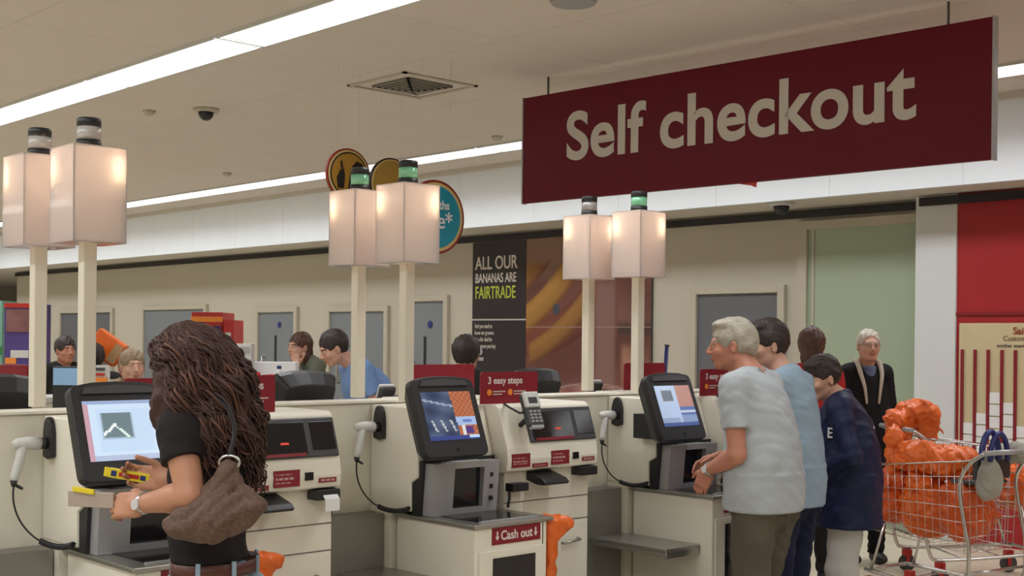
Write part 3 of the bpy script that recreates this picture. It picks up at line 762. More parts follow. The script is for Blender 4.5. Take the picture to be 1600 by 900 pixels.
def sdf_object(name, F_, mats, root, parent=None, mfn=None, smooth=2, T=None):
    vs, fs = F_.mesh()
    me = bpy.data.meshes.new(name); me.vertices.add(len(vs)); me.loops.add(len(fs) * 4); me.polygons.add(len(fs))
    if smooth:
        # light Laplacian relax removes voxel steps
        e = np.concatenate([fs[:, [0, 1]], fs[:, [1, 2]], fs[:, [2, 3]], fs[:, [3, 0]]])
        for _ in range(smooth):
            acc = np.zeros_like(vs); c = np.zeros(len(vs))
            for a, b in ((0, 1), (1, 0)):
                for j in range(3): acc[:, j] += np.bincount(e[:, a], vs[e[:, b], j], len(vs))
                c += np.bincount(e[:, a], minlength=len(vs))
            vs = vs * .5 + .5 * acc / np.maximum(c, 1)[:, None]
    me.vertices.foreach_set('co', vs.astype(np.float32).ravel()); me.loops.foreach_set('vertex_index', fs.astype(np.int32).ravel())
    me.polygons.foreach_set('loop_start', np.arange(0, len(fs) * 4, 4, dtype=np.int32)); 
    if not isinstance(mats, (list, tuple)): mats = [mats]
    for m in mats: me.materials.append(m)
    me.update(calc_edges=True); me.validate()
    if mfn is not None and len(me.polygons) == len(fs): me.polygons.foreach_set('material_index', mfn(vs[fs].mean(1)).astype(np.int32))
    me.polygons.foreach_set('use_smooth', np.ones(len(me.polygons), bool))
    o = bpy.data.objects.new(name, me); C.objects.link(o); o.parent = parent if parent is not None else root
    return o

from mathutils.bvhtree import BVHTree
def on_surface(obj, px, py, off=.002):
    """point and normal of an object's surface where the sight line through a point of the photo meets it"""
    m = wm(obj); vs = [m @ v.co for v in obj.data.vertices]; b = BVHTree.FromPolygons(vs, [tuple(p.vertices) for p in obj.data.polygons])
    e = Vector((0, 0, EYE)); d = (at(px, py, 5) - e).normalized(); h = b.ray_cast(e, d)
    if h[0] is None: return None
    n = h[1] if h[1].dot(d) < 0 else -h[1]; return h[0] + n * off, n
# ================================================================ PEOPLE
def rotm(ax, deg):
    return np.array(Matrix.Rotation(math.radians(deg), 3, ax))
def hand_prims(wrist, d, n, side, curl=.5, spread=.12, s=1.0, thumb=.6, grip=None):
    """palm in plane of d (towards fingers) with palm normal n (the side fingers close to); side +1: thumb towards d x n"""
    d = np.array(d, float); d /= np.linalg.norm(d); n = np.array(n, float); n -= d * (n @ d); n /= np.linalg.norm(n)
    w = np.cross(d, n) * side; W_ = np.array(wrist, float); out = []
    R = np.stack([w, d, n], 1)
    out.append((rbox(W_ + d * .048 * s, np.array([.040, .050, .014]) * s, R, .012 * s), .012))
    out.append((ell(W_ + d * .035 * s + w * .022 * s + n * .010 * s, np.array([.018, .032, .014]) * s, R), .012))
    lens = [(.040, .025, .020), (.045, .028, .022), (.041, .026, .021), (.032, .020, .018)]
    for i, ls in enumerate(lens):
        off = (.029 - .0195 * i) * s
        a = W_ + d * (.092 - .004 * abs(i - 1)) * s + w * off
        ang = -.1 + curl * .55; sp = spread * (1.2 - i) * .5
        dd = d * math.cos(sp) + w * math.sin(sp)
        r0 = (.0088, .0092, .0088, .0078)[i] * s
        for j, l in enumerate(ls):
            v = dd * math.cos(ang) + n * math.sin(ang); b = a + v * l * s
            out.append((cone(a, b, r0 * (1 - .08 * j), r0 * (1 - .08 * (j + 1))), .004)); a = b; ang += curl * (.95 if j == 0 else .7)
    a = W_ + d * .022 * s + w * .028 * s + n * .006 * s
    v = d * .62 + w * (.68 * (1 - thumb * .5)) + n * (.5 * thumb); v /= np.linalg.norm(v); b = a + v * .040 * s
    out.append((cone(a, b, .0135 * s, .0105 * s), .010))
    v2 = v * .8 + d * .35 + n * .25 * thumb - w * .2 * thumb; v2 /= np.linalg.norm(v2); c = b + v2 * .032 * s
    out.append((cone(b, c, .0105 * s, .0095 * s), .004)); c2 = c + v2 * .024 * s; out.append((cone(c, c2, .0095 * s, .008 * s), .004))
    return out

def person(name, label, X, Y, face, H=1.74, girth=1.0, sh=.175, vx=.006, skin='skin', lean=0, hunch=0, head_off=(0, 0, 0), head_yaw=0, head_pitch=0, head_tilt=0,
           L=None, R=None, handL=None, handR=None, shirt=None, hem=.88, sfrac=.62, sleeve='short', trousers=None, hair=None, shirt_fold=.006, stance=0, chest=1.0, legs=True, eyes=True, collar=0, neckr=.054, hs=1.0, group=None):
    """face: world direction the body faces; L/R: (elbow, wrist) in body axes (x right, y forward, z up)"""
    rz = math.atan2(-face[0], face[1])
    root = empty(name, (X, Y, 0), label, 'person', group, rz)
    z = lambda v: v * H / 1.74
    k = H / 1.74
    la = math.radians(lean)
    pz = z(.95)
    def T(p):
        x, y, zz = p
        if zz > pz:
            q = zz - pz; hy = hunch * max(0, q - .25) ** 1.5 * 2
            y, zz = y * math.cos(la) + q * math.sin(la) + hy, pz + q * math.cos(la) - y * math.sin(la) - .2 * hy
        return np.array([x, y, zz])
    RL = rotm('X', -lean)
    g = girth
    shy = 0.0
    SL, SR = T((-sh, -.005, z(1.425))), T((sh, -.005, z(1.425)))
    neck0, neck1 = T((0, -.02, z(1.43))), T((0, -.005, z(1.53)))
    HC = T((0, .022, z(1.74) - .118)) + np.array(head_off, float)
    RH = rotm('Z', head_yaw) @ rotm('X', head_pitch) @ rotm('Y', head_tilt)
    neck1 = HC + RH @ np.array([0, -.03, -.065])
    def hp(p): return HC + RH @ (np.array(p, float) * hs)
    def torso(inf, hip=True):
        o = [(ell(T((0, .0, z(1.29))), ((sh - .015) * chest + inf, .108 * g * chest + inf, .19 * k), RL), .05),
             (ell(T((0, .012 * g, z(1.10))), (.138 * g + inf, .100 * g + inf, .17 * k), RL), .06),
             (cone(T((-sh + .04, -.01, z(1.415))), T((sh - .04, -.01, z(1.415))), .052 + inf), .05),
             (cone(T((-.015, -.02, z(1.475))), T((-sh + .035, -.015, z(1.425))), .045 + inf * .6, .050 + inf), .04),
             (cone(T((.015, -.02, z(1.475))), T((sh - .035, -.015, z(1.425))), .045 + inf * .6, .050 + inf), .04),
             (ell(T((0, -.045, z(1.33))), ((sh - .03) + inf, .07 + inf, .13 * k), RL), .05)]
        if hip: o.append((ell((0, -.01, z(.945)), (.162 * g + inf, .112 * g + inf, .13 * k)), .05))
        return o
    L = L or (T((-sh - .05, -.02, z(1.13))), T((-sh - .03, .05, z(.88)))); R = R or (T((sh + .05, -.02, z(1.13))), T((sh + .03, .05, z(.88))))
    Ls, Rs = [np.array(v, float) for v in L], [np.array(v, float) for v in R]
    am = .9 + .1 * g
    # ---- body: head, neck, torso core, arms and hands
    allp = [HC, Ls[0], Ls[1], Rs[0], Rs[1], SL, SR]
    lo = np.min(allp, 0) - .24; hi = np.max(allp, 0) + .24; lo[2] = min(z(.86), lo[2] + .05); hi[2] = HC[2] + .16
    Fb = Field(lo, hi, vx)
    for p, kk in torso(-.016): Fb.add(p, kk)
    Fb.add(cone(neck0, neck1, neckr + .006, neckr), .03)
    for S_, (E, Wr), sd, hh in ((SL, Ls, -1, handL), (SR, Rs, 1, handR)):
        Fb.add(cone(S_, E, .050 * am, .038 * am), .02); Fb.add(cone(E, E + (Wr - E) * .35, .038 * am, .040 * am), .012); Fb.add(cone(E + (Wr - E) * .3, Wr, .040 * am, .026 * am), .012)
        d = Wr - E; d /= np.linalg.norm(d); hh = hh or {}
        dd = np.array(hh.get('d', d), float); nn = hh.get('n', (-sd, 0, 0))
        Fb.add(cone(Wr - d * .01, Wr + dd / np.linalg.norm(dd) * .02, .026 * am, .025), .012)
        for p, kk in hand_prims(Wr, dd, nn, hh.get('side', sd), hh.get('curl', .45), hh.get('spread', .1), hh.get('s', .96) , hh.get('thumb', .6)): Fb.add(p, kk)
    # head
    s = hs
    Fb.add(ell(hp((0, -.014, .028)), np.array([.076, .094, .088]) * s, RH), .02)
    Fb.add(ell(hp((0, .020, -.030)), np.array([.062, .070, .078]) * s, RH), .03)
    Fb.add(ell(hp((0, .066, -.088)), np.array([.024, .020, .017]) * s, RH), .025)
    for sd in (-1, 1):
        Fb.add(cone(hp((sd * .055, -.005, -.055)), hp((sd * .022, .062, -.088)), .016 * s, .014 * s), .02)
        Fb.add(ell(hp((sd * .040, .062, -.024)), np.array([.022, .020, .018]) * s, RH), .02)
        Fb.sub(ell(hp((sd * .031, .094, .010)), np.array([.019, .014, .012]) * s, RH), .010)
        Fb.add(ell(hp((sd * .031, .075, .008)), np.array([.014, .012, .011]) * s, RH), .006)
        Fb.add(ell(hp((sd * .031, .082, .0135)), np.array([.017, .010, .006]) * s, RH), .004)
        Fb.add(ell(hp((sd * .079, -.008, -.008)), np.array([.009, .019, .031]) * s, RH @ rotm('Z', sd * -22)), .006)
        Fb.sub(ell(hp((sd * .088, -.002, -.004)), np.array([.006, .010, .017]) * s, RH), .005)
    Fb.add(ell(hp((0, .078, .030)), np.array([.050, .014, .010]) * s, RH), .014)
    Fb.add(cone(hp((0, .090, .012)), hp((0, .110, -.024)), .0085 * s, .012 * s), .010)
    for sd in (-1, 1): Fb.add(ell(hp((sd * .013, .100, -.028)), np.array([.009, .012, .008]) * s, RH), .006)
    Fb.add(ell(hp((0, .085, -.052)), np.array([.026, .013, .014]) * s, RH), .012)
    Fb.add(ell(hp((0, .096, -.0535)), np.array([.020, .007, .0045]) * s, RH), .003)
    Fb.add(ell(hp((0, .095, -.0635)), np.array([.017, .007, .005]) * s, RH), .003)
    Fb.sub(ell(hp((0, .106, -.0585)), np.array([.024, .012, .0016]) * s, RH), .002)
    brow = hair['mat'] if hair else M['skin']
    def mf(c):
        q = (c - HC) @ RH / hs; m = np.zeros(len(c))
        m[(np.abs(q[:, 0]) < .022) & (q[:, 1] > .090) & (q[:, 2] > -.070) & (q[:, 2] < -.049)] = 1
        ax_ = np.abs(q[:, 0]); m[(ax_ > .014) & (ax_ < .048) & (q[:, 1] > .055) & (np.abs(q[:, 2] - (.028 - 2.2 * (ax_ - .031) ** 2 * 4)) < .0045)] = 2
        return m
    body = sdf_object('body', Fb, [M[skin], M['lip'], brow], root, None, mf, 1)
    if eyes:
        for sd in (-1, 1):
            m = MB(); c = hp((sd * .031, .0785, .0065)); m.ell(c, (.0112 * s,) * 3, 16, 10); ob = m.build('eye', M['eyewhite'], None); ob.parent = root
            m = MB(); c = hp((sd * .031 + hair.get('gaze', 0) if hair else sd * .031,   .0842, .0060)); m.ell(c, (.0068 * s,) * 3, 12, 8); oi = m.build('iris', M['iris'], None); oi.parent = ob
    # ---- clothes
    if shirt:
        inf = .012
        lo2 = np.array([-sh - .22, -.30, z(hem) - .06]); hi2 = np.array([sh + .22, .42, max(SL[2] + .12, neck0[2] + .10)])
        for v in (SL, SR, Ls[0], Rs[0]) + ((Ls[1], Rs[1]) if sleeve == 'long' else ()): lo2 = np.minimum(lo2, v - .1); hi2 = np.maximum(hi2, v + np.array([.1, .1, .02]))
        Fs = Field(lo2, hi2, vx)
        for p, kk in torso(inf): Fs.add(p, kk)
        if hem < 1.0:
            zt_ = z(1.27); zb_ = z(hem) - .05; h_ = (zt_ - zb_) / 2; wide = 1.14 if hem < .8 else (1.10 if g < 1 else 1.05)
            zm_ = z(1.04); Fs.add(ell((0, -.012, zm_), (.172 * g * wide, .136 * g * wide, .36)), .05)
            Fs.add(ecyl((0, -.012, (zm_ + zb_) / 2), .172 * g * wide, .138 * g * wide, (zm_ - zb_) / 2, .03), .03)
        for S_, (E, Wr) in ((SL, Ls), (SR, Rs)):
            if sleeve == 'short':
                e = S_ + (E - S_) * sfrac; Fs.add(cone(S_, e, .064 * am, .060 * am, True), .03)
            else:
                Fs.add(cone(S_, E, .060 * am, .054 * am), .03); e = E + (Wr - E) * .93; Fs.add(cone(E, e, .054 * am, .042 * am, True), .02)
        fold = shirt_fold
        Fs.noise(fold * .7, 13, 3)
        Fs.noise(fold * .42, 1, 0, lambda P: 1 - 2.4 * np.abs(nz(P * np.array([1, 1, 1.5]) + P[:, [2, 0, 1]] * .5, 15, 6)))
        Fs.noise(fold * .35, 42, 9)
        Fs.noise(fold * .3, 1, 0, lambda P: np.sin(40 * P[:, 0] * .8 + 22 * P[:, 2] + 3 * np.sin(9 * P[:, 1])) * np.exp(-((P[:, 2] - z(1.03)) / .12) ** 2))
        Fs.sub(cone(neck0 + np.array([0, .01, .03]) - (neck1 - neck0) * .1, neck1 + (neck1 - neck0), neckr + .008, neckr + .012), .006)
        if collar:
            Fs.add(cone(neck0 + (neck1 - neck0) * -.2, neck0 + (neck1 - neck0) * collar, neckr + .024, neckr + .018, True), .012)
            Fs.sub(cone(neck0 + (neck1 - neck0) * .1, neck1 + (neck1 - neck0), neckr + .010, neckr + .014), .004)
        Fs.plane((0, 0, -1), -z(hem), .004)
        info_shirt = sdf_object('shirt' if sleeve == 'short' else 'jacket', Fs, shirt, root, None, hair.get('shirt_mfn') if hair else None, 1)
    if trousers and legs:
        vt = max(vx, .008); st = stance
        Ft = Field((-.30, -.28, .02), (.30, .30, z(1.06)), vt)
        Ft.add(ell((0, -.012, z(.93)), (.158 * g, .118 * g, .14 * k)), .03)
        for sd in (-1, 1):
            hx = sd * .085 * g; kn = (sd * .095, .02 + st * sd * .05, z(.50)); an = (sd * .10, -.02 + st * sd * .09, .07)
            Ft.add(cone((hx, -.01, z(.88)), kn, .089 * g, .072), .03); Ft.add(cone(kn, an, .072, .058, True), .02)
            Ft.add(ell((sd * .07, -.075, z(.90)), (.08 * g, .065, .09)), .03)
        Ft.noise(.007, 18, 5); Ft.noise(.005, 1, 0, lambda P: 1 - 2 * np.abs(np.sin(26 * P[:, 2] + 12 * P[:, 0] + 5 * np.sin(9 * P[:, 0] + 7 * P[:, 2])))); Ft.plane((0, 0, 1), z(1.03), .004); Ft.plane((0, 0, -1), -.07, .003)
        sdf_object('trousers', Ft, trousers, root, None, None, 1)
        for sd in (-1, 1):
            Fo = Field((-.25, -.22, -.03), (.25, .36, .16), .008); bx_, by_ = sd * .10, -.02 + st * sd * .09
            Fo.add(ell((bx_, by_ + .05, .045), (.045, .135, .045)), .02); Fo.add(cone((bx_, by_, .05), (bx_, by_, .11), .045, .042, True), .02); Fo.plane((0, 0, -1), -.002, .003)
            sdf_object('shoe', Fo, M['black'], root, None, None, 1)
    # ---- short hair cap
    if hair and hair.get('style') != 'none':
        vh = min(vx, .005); Fh = Field(HC - .20, HC + .20, vh)
        up = hair.get('up', .012); st = hair.get('style', 'short')
        Fh.add(ell(hp((0, -.018, .034)), np.array([.079 + up * .6, .098 + up * .5, .089 + up]) * s, RH), .01)
        for p_, r_ in hair.get('extra', ()): Fh.add(ell(hp(p_), np.array(r_) * s, RH), .02)
        # fringe line, sides above the ears, nape
        Fh.sub(ell(hp((0, .095, -.035)), np.array([.074, .085, .088 + hair.get('recede', 0)]) * s, RH), .006)
        for sd in (-1, 1): Fh.sub(ell(hp((sd * .095, .012, -.030)), np.array([.035, .045, .045]) * s, RH), .006)
        for sd in (-1, 1): Fh.sub(ell(hp((sd * .088, -.006, -.010)), np.array([.018, .022, .034]) * s, RH), .004)
        if st == 'short': Fh.sub(ell(hp((0, -.02, -.145)), np.array([.15, .15, .092 + hair.get('nape', 0)]) * s, RH), .01)
        am_ = hair.get('amp', .004)
        Fh.noise(am_, 1, 0, lambda P: np.sin(150 * ((P - HC) @ RH)[:, 0] + 40 * ((P - HC) @ RH)[:, 2] + 4 * np.sin(30 * P[:, 1])) * .7 + nz(P, 70, 2) * .8)
        sdf_object('hair', Fh, hair['mat'], root, None, None, 1)
    info = dict(root=root, HC=HC, RH=RH, hp=hp, T=T, SL=SL, SR=SR, L=Ls, R=Rs, body=body, rz=rz, neck0=neck0, z=z, shirt=info_shirt if shirt else None)
    return info
def FR(r, d):      # direction given as picture-right and away-from-viewer amounts
    v = W(r, d); n = math.hypot(v.x, v.y); return (v.x / n, v.y / n)
def PX(px, d):
    v = at(px, 531, d); return v.x, v.y
def local(info, vs):
    """body axes are the local axes of the person's empty"""
    return vs
def cloth(name, col, **kw):
    return mat(name, col, kw.get('rough', .85), 0, kw.get('var', .08), kw.get('scale', 12), kw.get('bump', .25), kw.get('bscale', 260), .25)
M['tee_black'] = cloth('black_jersey', (.018, .015, .015)); M['tee_grey'] = cloth('grey_marl_jersey', (.40, .43, .45)); M['tee_blue'] = cloth('pale_blue_jersey', (.27, .36, .44))
M['navy'] = cloth('navy_nylon', (.008, .014, .05), rough=.5); M['jean_grey'] = cloth('faded_grey_denim', (.10, .085, .065), var=.45, scale=7)
M['jean_blue'] = cloth('light_blue_denim', (.30, .42, .52), var=.35, scale=16); M['navy_trouser'] = cloth('navy_trousers', (.010, .014, .04)); M['white_trouser'] = cloth('off_white_cotton', (.50, .49, .46))
M['black_coat'] = cloth('black_coat', (.010, .010, .011)); M['cream_fleece'] = cloth('cream_fleece', (.52, .46, .36), bump=.6); M['check'] = cloth('blue_shirt', (.13, .17, .27)); M['green_grey'] = cloth('grey_green_knit', (.13, .14, .10))
M['sky_shirt'] = cloth('sky_blue_shirt', (.17, .28, .52)); M['red_top'] = cloth('red_top', (.42, .02, .02))
M['hair_grey'] = mat('silver_hair', (.40, .36, .29), .6, var=.35, scale=30, bump=.5, bscale=120); M['hair_dark'] = mat('dark_brown_hair', (.022, .013, .010), .5, var=.4, scale=30, bump=.5, bscale=120)
M['hair_brown'] = mat('chestnut_hair', (.048, .017, .011), .62, var=.5, scale=18, bump=.4, bscale=90); M['hair_white'] = mat('white_hair', (.50, .45, .38), .6, var=.3, scale=30)
M['hair_red'] = mat('auburn_hair', (.075, .030, .018), .5, var=.45, scale=25, bump=.4)
# ---------------------------------------------------------------- woman at the nearest checkout
Fwm = FR(-.93, .37)
X, Y = PX(335, 3.6)
w_ = person('person', 'woman with long curly brown hair, black T-shirt and jeans holding a yellow sweet bar', X, Y, Fwm, H=1.66, girth=.84, sh=.135, vx=.0045, skin='skin', lean=3,
            head_off=(-.0, .035, -.02), head_yaw=0, head_pitch=-20, L=((-.175, -.05, 1.19), (-.110, .160, 1.148)), R=((.18, .04, 1.14), (.075, .205, 1.195)),
            handL=dict(d=(.08, .95, -.12), n=(.85, .1, -.35), curl=.85, spread=.0, thumb=.8), handR=dict(d=(-.16, .95, .05), n=(-.9, -.1, .35), curl=.95, spread=.0, thumb=1.0, s=.94),
            shirt=M['tee_black'], hem=1.035, sfrac=.45, sleeve='short', trousers=M['jean_blue'], hair=dict(mat=M['hair_brown'], style='none'), shirt_fold=.005, neckr=.048, hs=.95)
root = w_['root']; hp = w_['hp']; T = w_['T']
# curls: a lumpy core with many twisting locks
HCw = w_['HC']; Fh = Field(HCw + np.array([-.25, -.36, -.42]), HCw + np.array([.25, .20, .20]), .007)
Fh.add(ell(hp((0, -.025, .035)), (.097, .109, .100), w_['RH']), .02)
Fh.add(ell(HCw + np.array([-.0, -.075, -.06]), (.112, .088, .12)), .05); Fh.add(ell(HCw + np.array([0, -.125, -.17]), (.100, .065, .11)), .05)
for sd in (-1, 1): Fh.add(ell(HCw + np.array([sd * .088, -.01, -.08]), (.045, .065, .12)), .04)
Fh.sub(ell(hp((0, .09, -.03)), (.068, .07, .085), w_['RH']), .01)
Fh.noise(.010, 42, 4); Fh.noise(.004, 95, 8)
hr = sdf_object('hair', Fh, M['hair_brown'], root, None, None, 1)
rnd = random.Random(5); m = MB()
for i in range(1000):
    a_ = rnd.uniform(0, 2 * PI); 
    if abs(((a_ - PI / 2 + PI) % (2 * PI)) - PI) < .62: continue
    r0 = .1 * rnd.random() ** .6
    st = np.array(hp((r0 * math.cos(a_), r0 * math.sin(a_) - .02, (.143 - 5.5 * r0 * r0) * rnd.uniform(.94, 1.03))))
    ex = rnd.uniform(.85, 1.12); end_z = rnd.uniform(-.24, -.14) if math.sin(a_) < .2 else rnd.uniform(-.19, -.08)
    if math.sin(a_) < -.2: end_z -= rnd.uniform(.02, .13)
    R1 = np.array([math.cos(a_) * .132 * ex, math.sin(a_) * .118 * ex - .03, -.0])
    p1 = HCw + R1 * 1.04 + np.array([0, 0, .095]); p2 = HCw + R1 * 1.08 + np.array([0, -.065, end_z * .55]); p3 = HCw + np.array([R1[0] * .95, R1[1] * .9 - .075, end_z])
    n = 34; ph = rnd.uniform(0, 6); fr = rnd.uniform(14, 34); amp = rnd.uniform(.006, .019); pts = []
    for k in range(n + 1):
        s = k / n; p = (1 - s) ** 3 * st + 3 * s * (1 - s) ** 2 * p1 + 3 * s * s * (1 - s) * p2 + s ** 3 * p3
        aa = amp * min(1, .2 + s * 2); q_ = np.array([p]); p = p + np.array([float(nz(q_, 24, 1)[0]), float(nz(q_, 24, 5)[0]) - .2, float(nz(q_, 20, 8)[0])]) * .020 * min(1, s * 2.5); pts.append(p + np.array([math.cos(fr * s + ph), math.sin(fr * s + ph), .4 * math.sin(2 * fr * s)]) * aa)
    rr_ = rnd.uniform(.0028, .0058); m.tube(pts, [rr_ * (1 - .6 * (k / n) ** 3) for k in range(n + 1)], 5, m=0 if rnd.random() < .86 else 1)
M['hair_light'] = mat('chestnut_highlight', (.11, .042, .024), .5, var=.4, scale=18)
o = m.build('hair_locks', [M['hair_brown'], M['hair_light']], None); o.parent = hr
# jeans band, belt, loops
def ring(c, rx, ry, z0, z1, n=48, m=None, th=.004, dy=0):
    m = m or MB(); vs = []
    for rr2 in (1, 1):
        pass
    for (ex, zz) in ((0, z0), (th, z0), (th, z1), (0, z1)):
        for k in range(n):
            t = 2 * PI * k / n; vs.append((c[0] + (rx + ex) * math.cos(t), c[1] + (ry + ex) * math.sin(t), zz))
    fs = [(a * n + k, a * n + (k + 1) % n, ((a + 1) % 4) * n + (k + 1) % n, ((a + 1) % 4) * n + k) for a in range(4) for k in range(n)]
    return m.add(vs, fs, 0, True)
belt_m = mat('brown_leather', (.085, .022, .014), .45, var=.2, bump=.2)
o = ring((0, -.012), .141, .108, .955, .992).build('belt', belt_m, None); o.parent = root
for a_ in (200, 245, 290, 335, 60, 120):
    m = MB(); t = math.radians(a_); m.obox((.147 * math.cos(t), -.012 + .114 * math.sin(t), .972), (-math.sin(t), math.cos(t), 0), (math.cos(t), math.sin(t), 0), (0, 0, 1), .006, .003, .027); o = m.build('belt_loop', M['jean_blue'], None); o.parent = root
# watch on left wrist and bracelet on right
def wristband(info, side, name, material, t_=.02, r=.030, wd=.010, face=True, parent=None):
    E, Wr = info[side]; d = Wr - E; d = d / np.linalg.norm(d); c = Wr - d * t_
    m = MB(); m.tube([c - d * wd, c + d * wd], r, 24); o = m.build(name, material, None, bevel=.002); o.parent = parent or info['root']
    if face:
        a_ = np.cross(d, (0, 0, 1)); a_ /= np.linalg.norm(a_); a_ = -a_ if side == 'L' else a_
        m = MB(); m.tube([c + a_ * (r - .004), c + a_ * (r + .006)], .015, 20); q = m.build('watch_face', M['ltgrey'], None); q.parent = o
wristband(w_, 'L', 'watch', M['chrome'], .016, .0305, .008); wristband(w_, 'R', 'bracelet', M['ltgrey'], .010, .030, .006, False)
# shoulder bag hanging behind the left hip
rzm = Matrix.Rotation(w_['rz'], 4, 'Z'); rw = Matrix.Translation(root.location) @ rzm
def wl(p): return rw @ Vector(p)
bagm = mat('brown_patterned_canvas', (.115, .066, .045), .7, var=.75, scale=95, bump=.3, bscale=150)
strapm = mat('black_strap', (.02, .02, .022), .35)
BO = (-.17, -.145, 1.06)
tb = empty('shoulder_bag', wl(BO), 'brown patterned slouchy shoulder bag with a black strap on the woman\'s left side', 'bag', None, w_['rz'])
def bl(p): return Vector(p) - Vector(BO)      # body axes -> bag axes
Fg = Field((-.28, -.28, -.12), (.28, .28, .36), .005)
cb_ = np.array(bl((-.172, -.125, 1.145)))
ax_l = np.array([.30, -.95, 0]); ax_l /= np.linalg.norm(ax_l); ax_n = np.array([-ax_l[1], ax_l[0], 0])
Rb2 = np.stack([ax_l, ax_n, np.array([0, 0, 1.])], 1) @ rotm('Y', -12)
A0 = cb_ + ax_l * -.105 + np.array([0, 0, -.035]); A1 = cb_ + ax_l * .11 + np.array([0, 0, .022]); A2 = cb_ + np.array([0, 0, -.015]); top_ = np.array(bl((-.14, -.150, 1.262)))
Fg.add(ell(A2, (.125, .032, .058), Rb2), .02); Fg.add(cone(A0, A2, .028, .045), .02); Fg.add(cone(A1, A2, .022, .045), .02)
Fg.add(cone(A2, top_, .040, .014), .04); Fg.add(cone(A0, top_, .022, .012), .025); Fg.add(cone(A1, top_, .018, .012), .03)
Fg.noise(.005, 30, 2); Fg.noise(.003, 1, 0, lambda P: 1 - 2 * np.abs(np.sin(60 * P[:, 2] + 25 * P[:, 1] + 3 * np.sin(20 * P[:, 1]))))
o = sdf_object('bag_body', Fg, bagm, tb, None, None, 2)
tp = Vector(top_); S = bl(w_['SL'])
ringc = tp + Vector((0, 0, .02))
m = MB(); pts = [ringc + Vector(ax_l * .028 * math.cos(a) + np.array([0, 0, 1.]) * .018 * math.sin(a)) for a in [2 * PI * k / 20 for k in range(21)]]
m.tube(pts, .004, 8); o = m.build('buckle_ring', M['chrome'], None); o.parent = tb; o['label'] = 'brass coloured ring'
sh_ = Vector(w_['SL'])
def strap(pts, wd, th, nvecs):
    m = MB(); vs = []
    for p, nn in zip(pts, nvecs):
        i = len(vs) // 4; d = (pts[min(i + 1, len(pts) - 1)] - pts[max(0, i - 1)]).normalized(); n_ = Vector(nn); n_ = (n_ - d * n_.dot(d)).normalized(); s_ = d.cross(n_)
        vs += [p + s_ * wd, p + s_ * wd + n_ * th, p - s_ * wd + n_ * th, p - s_ * wd]
    fs = [(i * 4 + a, i * 4 + (a + 1) % 4, (i + 1) * 4 + (a + 1) % 4, (i + 1) * 4 + a) for i in range(len(pts) - 1) for a in range(4)]
    fs += [(0, 1, 2, 3), tuple(len(vs) - 4 + a for a in (3, 2, 1, 0))]
    return m.add(vs, fs, 0, True)
k0 = ringc + Vector((0, 0, .018))
sp = [k0, bl((-.118, -.150, 1.37)), bl((-.108, -.112, 1.435)), bl((-.10, -.04, 1.468)), bl((-.09, .02, 1.452)), bl((-.085, .072, 1.39)), bl((-.09, .082, 1.30)), bl((-.115, .04, 1.20)), Vector(A0) + Vector((0, 0, .02))]
def smooth_path(p, n=6):
    out = []
    for i in range(len(p) - 1):
        p0, p1, p2, p3 = p[max(0, i - 1)], p[i], p[i + 1], p[min(len(p) - 1, i + 2)]
        for k in range(n):
            t = k / n; out.append(.5 * ((2 * p1) + (p2 - p0) * t + (2 * p0 - 5 * p1 + 4 * p2 - p3) * t * t + (3 * p1 - 3 * p2 + p3 - p0) * t ** 3))
    return out + [p[-1]]
pp = smooth_path(sp)
o = strap(pp, .0065, .003, [(q - bl((0, 0, 1.25))).normalized() for q in pp]).build('strap', strapm, None, bevel=.001); o.parent = tb
# the yellow bar in her right hand and the purse in her left
d_ = Vector((.30, -.80, .0)); hw_ = Vector((.036, .318, 1.206))
t = empty('sweet_bar', wl(hw_), 'yellow wrapped sweet bar with a red and blue print in the woman\'s right hand', 'sweet bar', None, w_['rz'])
bar_m = mat('yellow_wrapper', (.78, .62, .03), .3, var=.1, bump=.2, bscale=60)
lx = Vector((.37, -.93, -.16)).normalized(); lz = Vector((0, 0, 1)); lz = (lz - lx * lz.dot(lx)).normalized(); ly = lz.cross(lx)
m = MB(); m.obox((0, 0, 0), lx, ly, lz, .062, .008, .014); m.obox(lx * .069, lx, ly, lz, .008, .0015, .014); m.obox(-lx * .069, lx, ly, lz, .008, .0015, .014); o = m.build('wrapper', bar_m, None, bevel=.003); o.parent = t
m = MB(); m.obox(-ly * .008 * 1, lx, ly, lz, .030, .0012, .006); m.obox(ly * .008, lx, ly, lz, .030, .0012, .006); o = m.build('red_print', M['brightred'], None); o.parent = t
m = MB(); m.obox(-ly * .008 + lx * .042, lx, ly, lz, .008, .0012, .007); m.obox(ly * .008 + lx * .042, lx, ly, lz, .008, .0012, .007); m.obox(ly * .008 - lx * .045, lx, ly, lz, .008, .0012, .008); m.obox(-ly * .008 - lx * .045, lx, ly, lz, .008, .0012, .008); o = m.build('blue_print', M['blue'], None); o.parent = t
pw = Vector((-.104, .30, 1.150))
t = empty('paper_packet', wl(pw), 'small beige packet pinched in the woman\'s left hand', 'packet', None, w_['rz'])
m = MB(); m.obox((0, .04, 0), (-.1, .99, 0), (.99, .1, 0), (0, 0, 1), .075, .006, .022); o = m.build('packet', mat('beige_card', (.40, .33, .27), .6), None, bevel=.002); o.parent = t
m = MB(); m.obox((-.01, .06, .026), (-.1, .99, .1), (.99, .1, 0), (0, 0, 1), .035, .004, .007); o = m.build('yellow_tab', bar_m, None, bevel=.001); o.parent = t

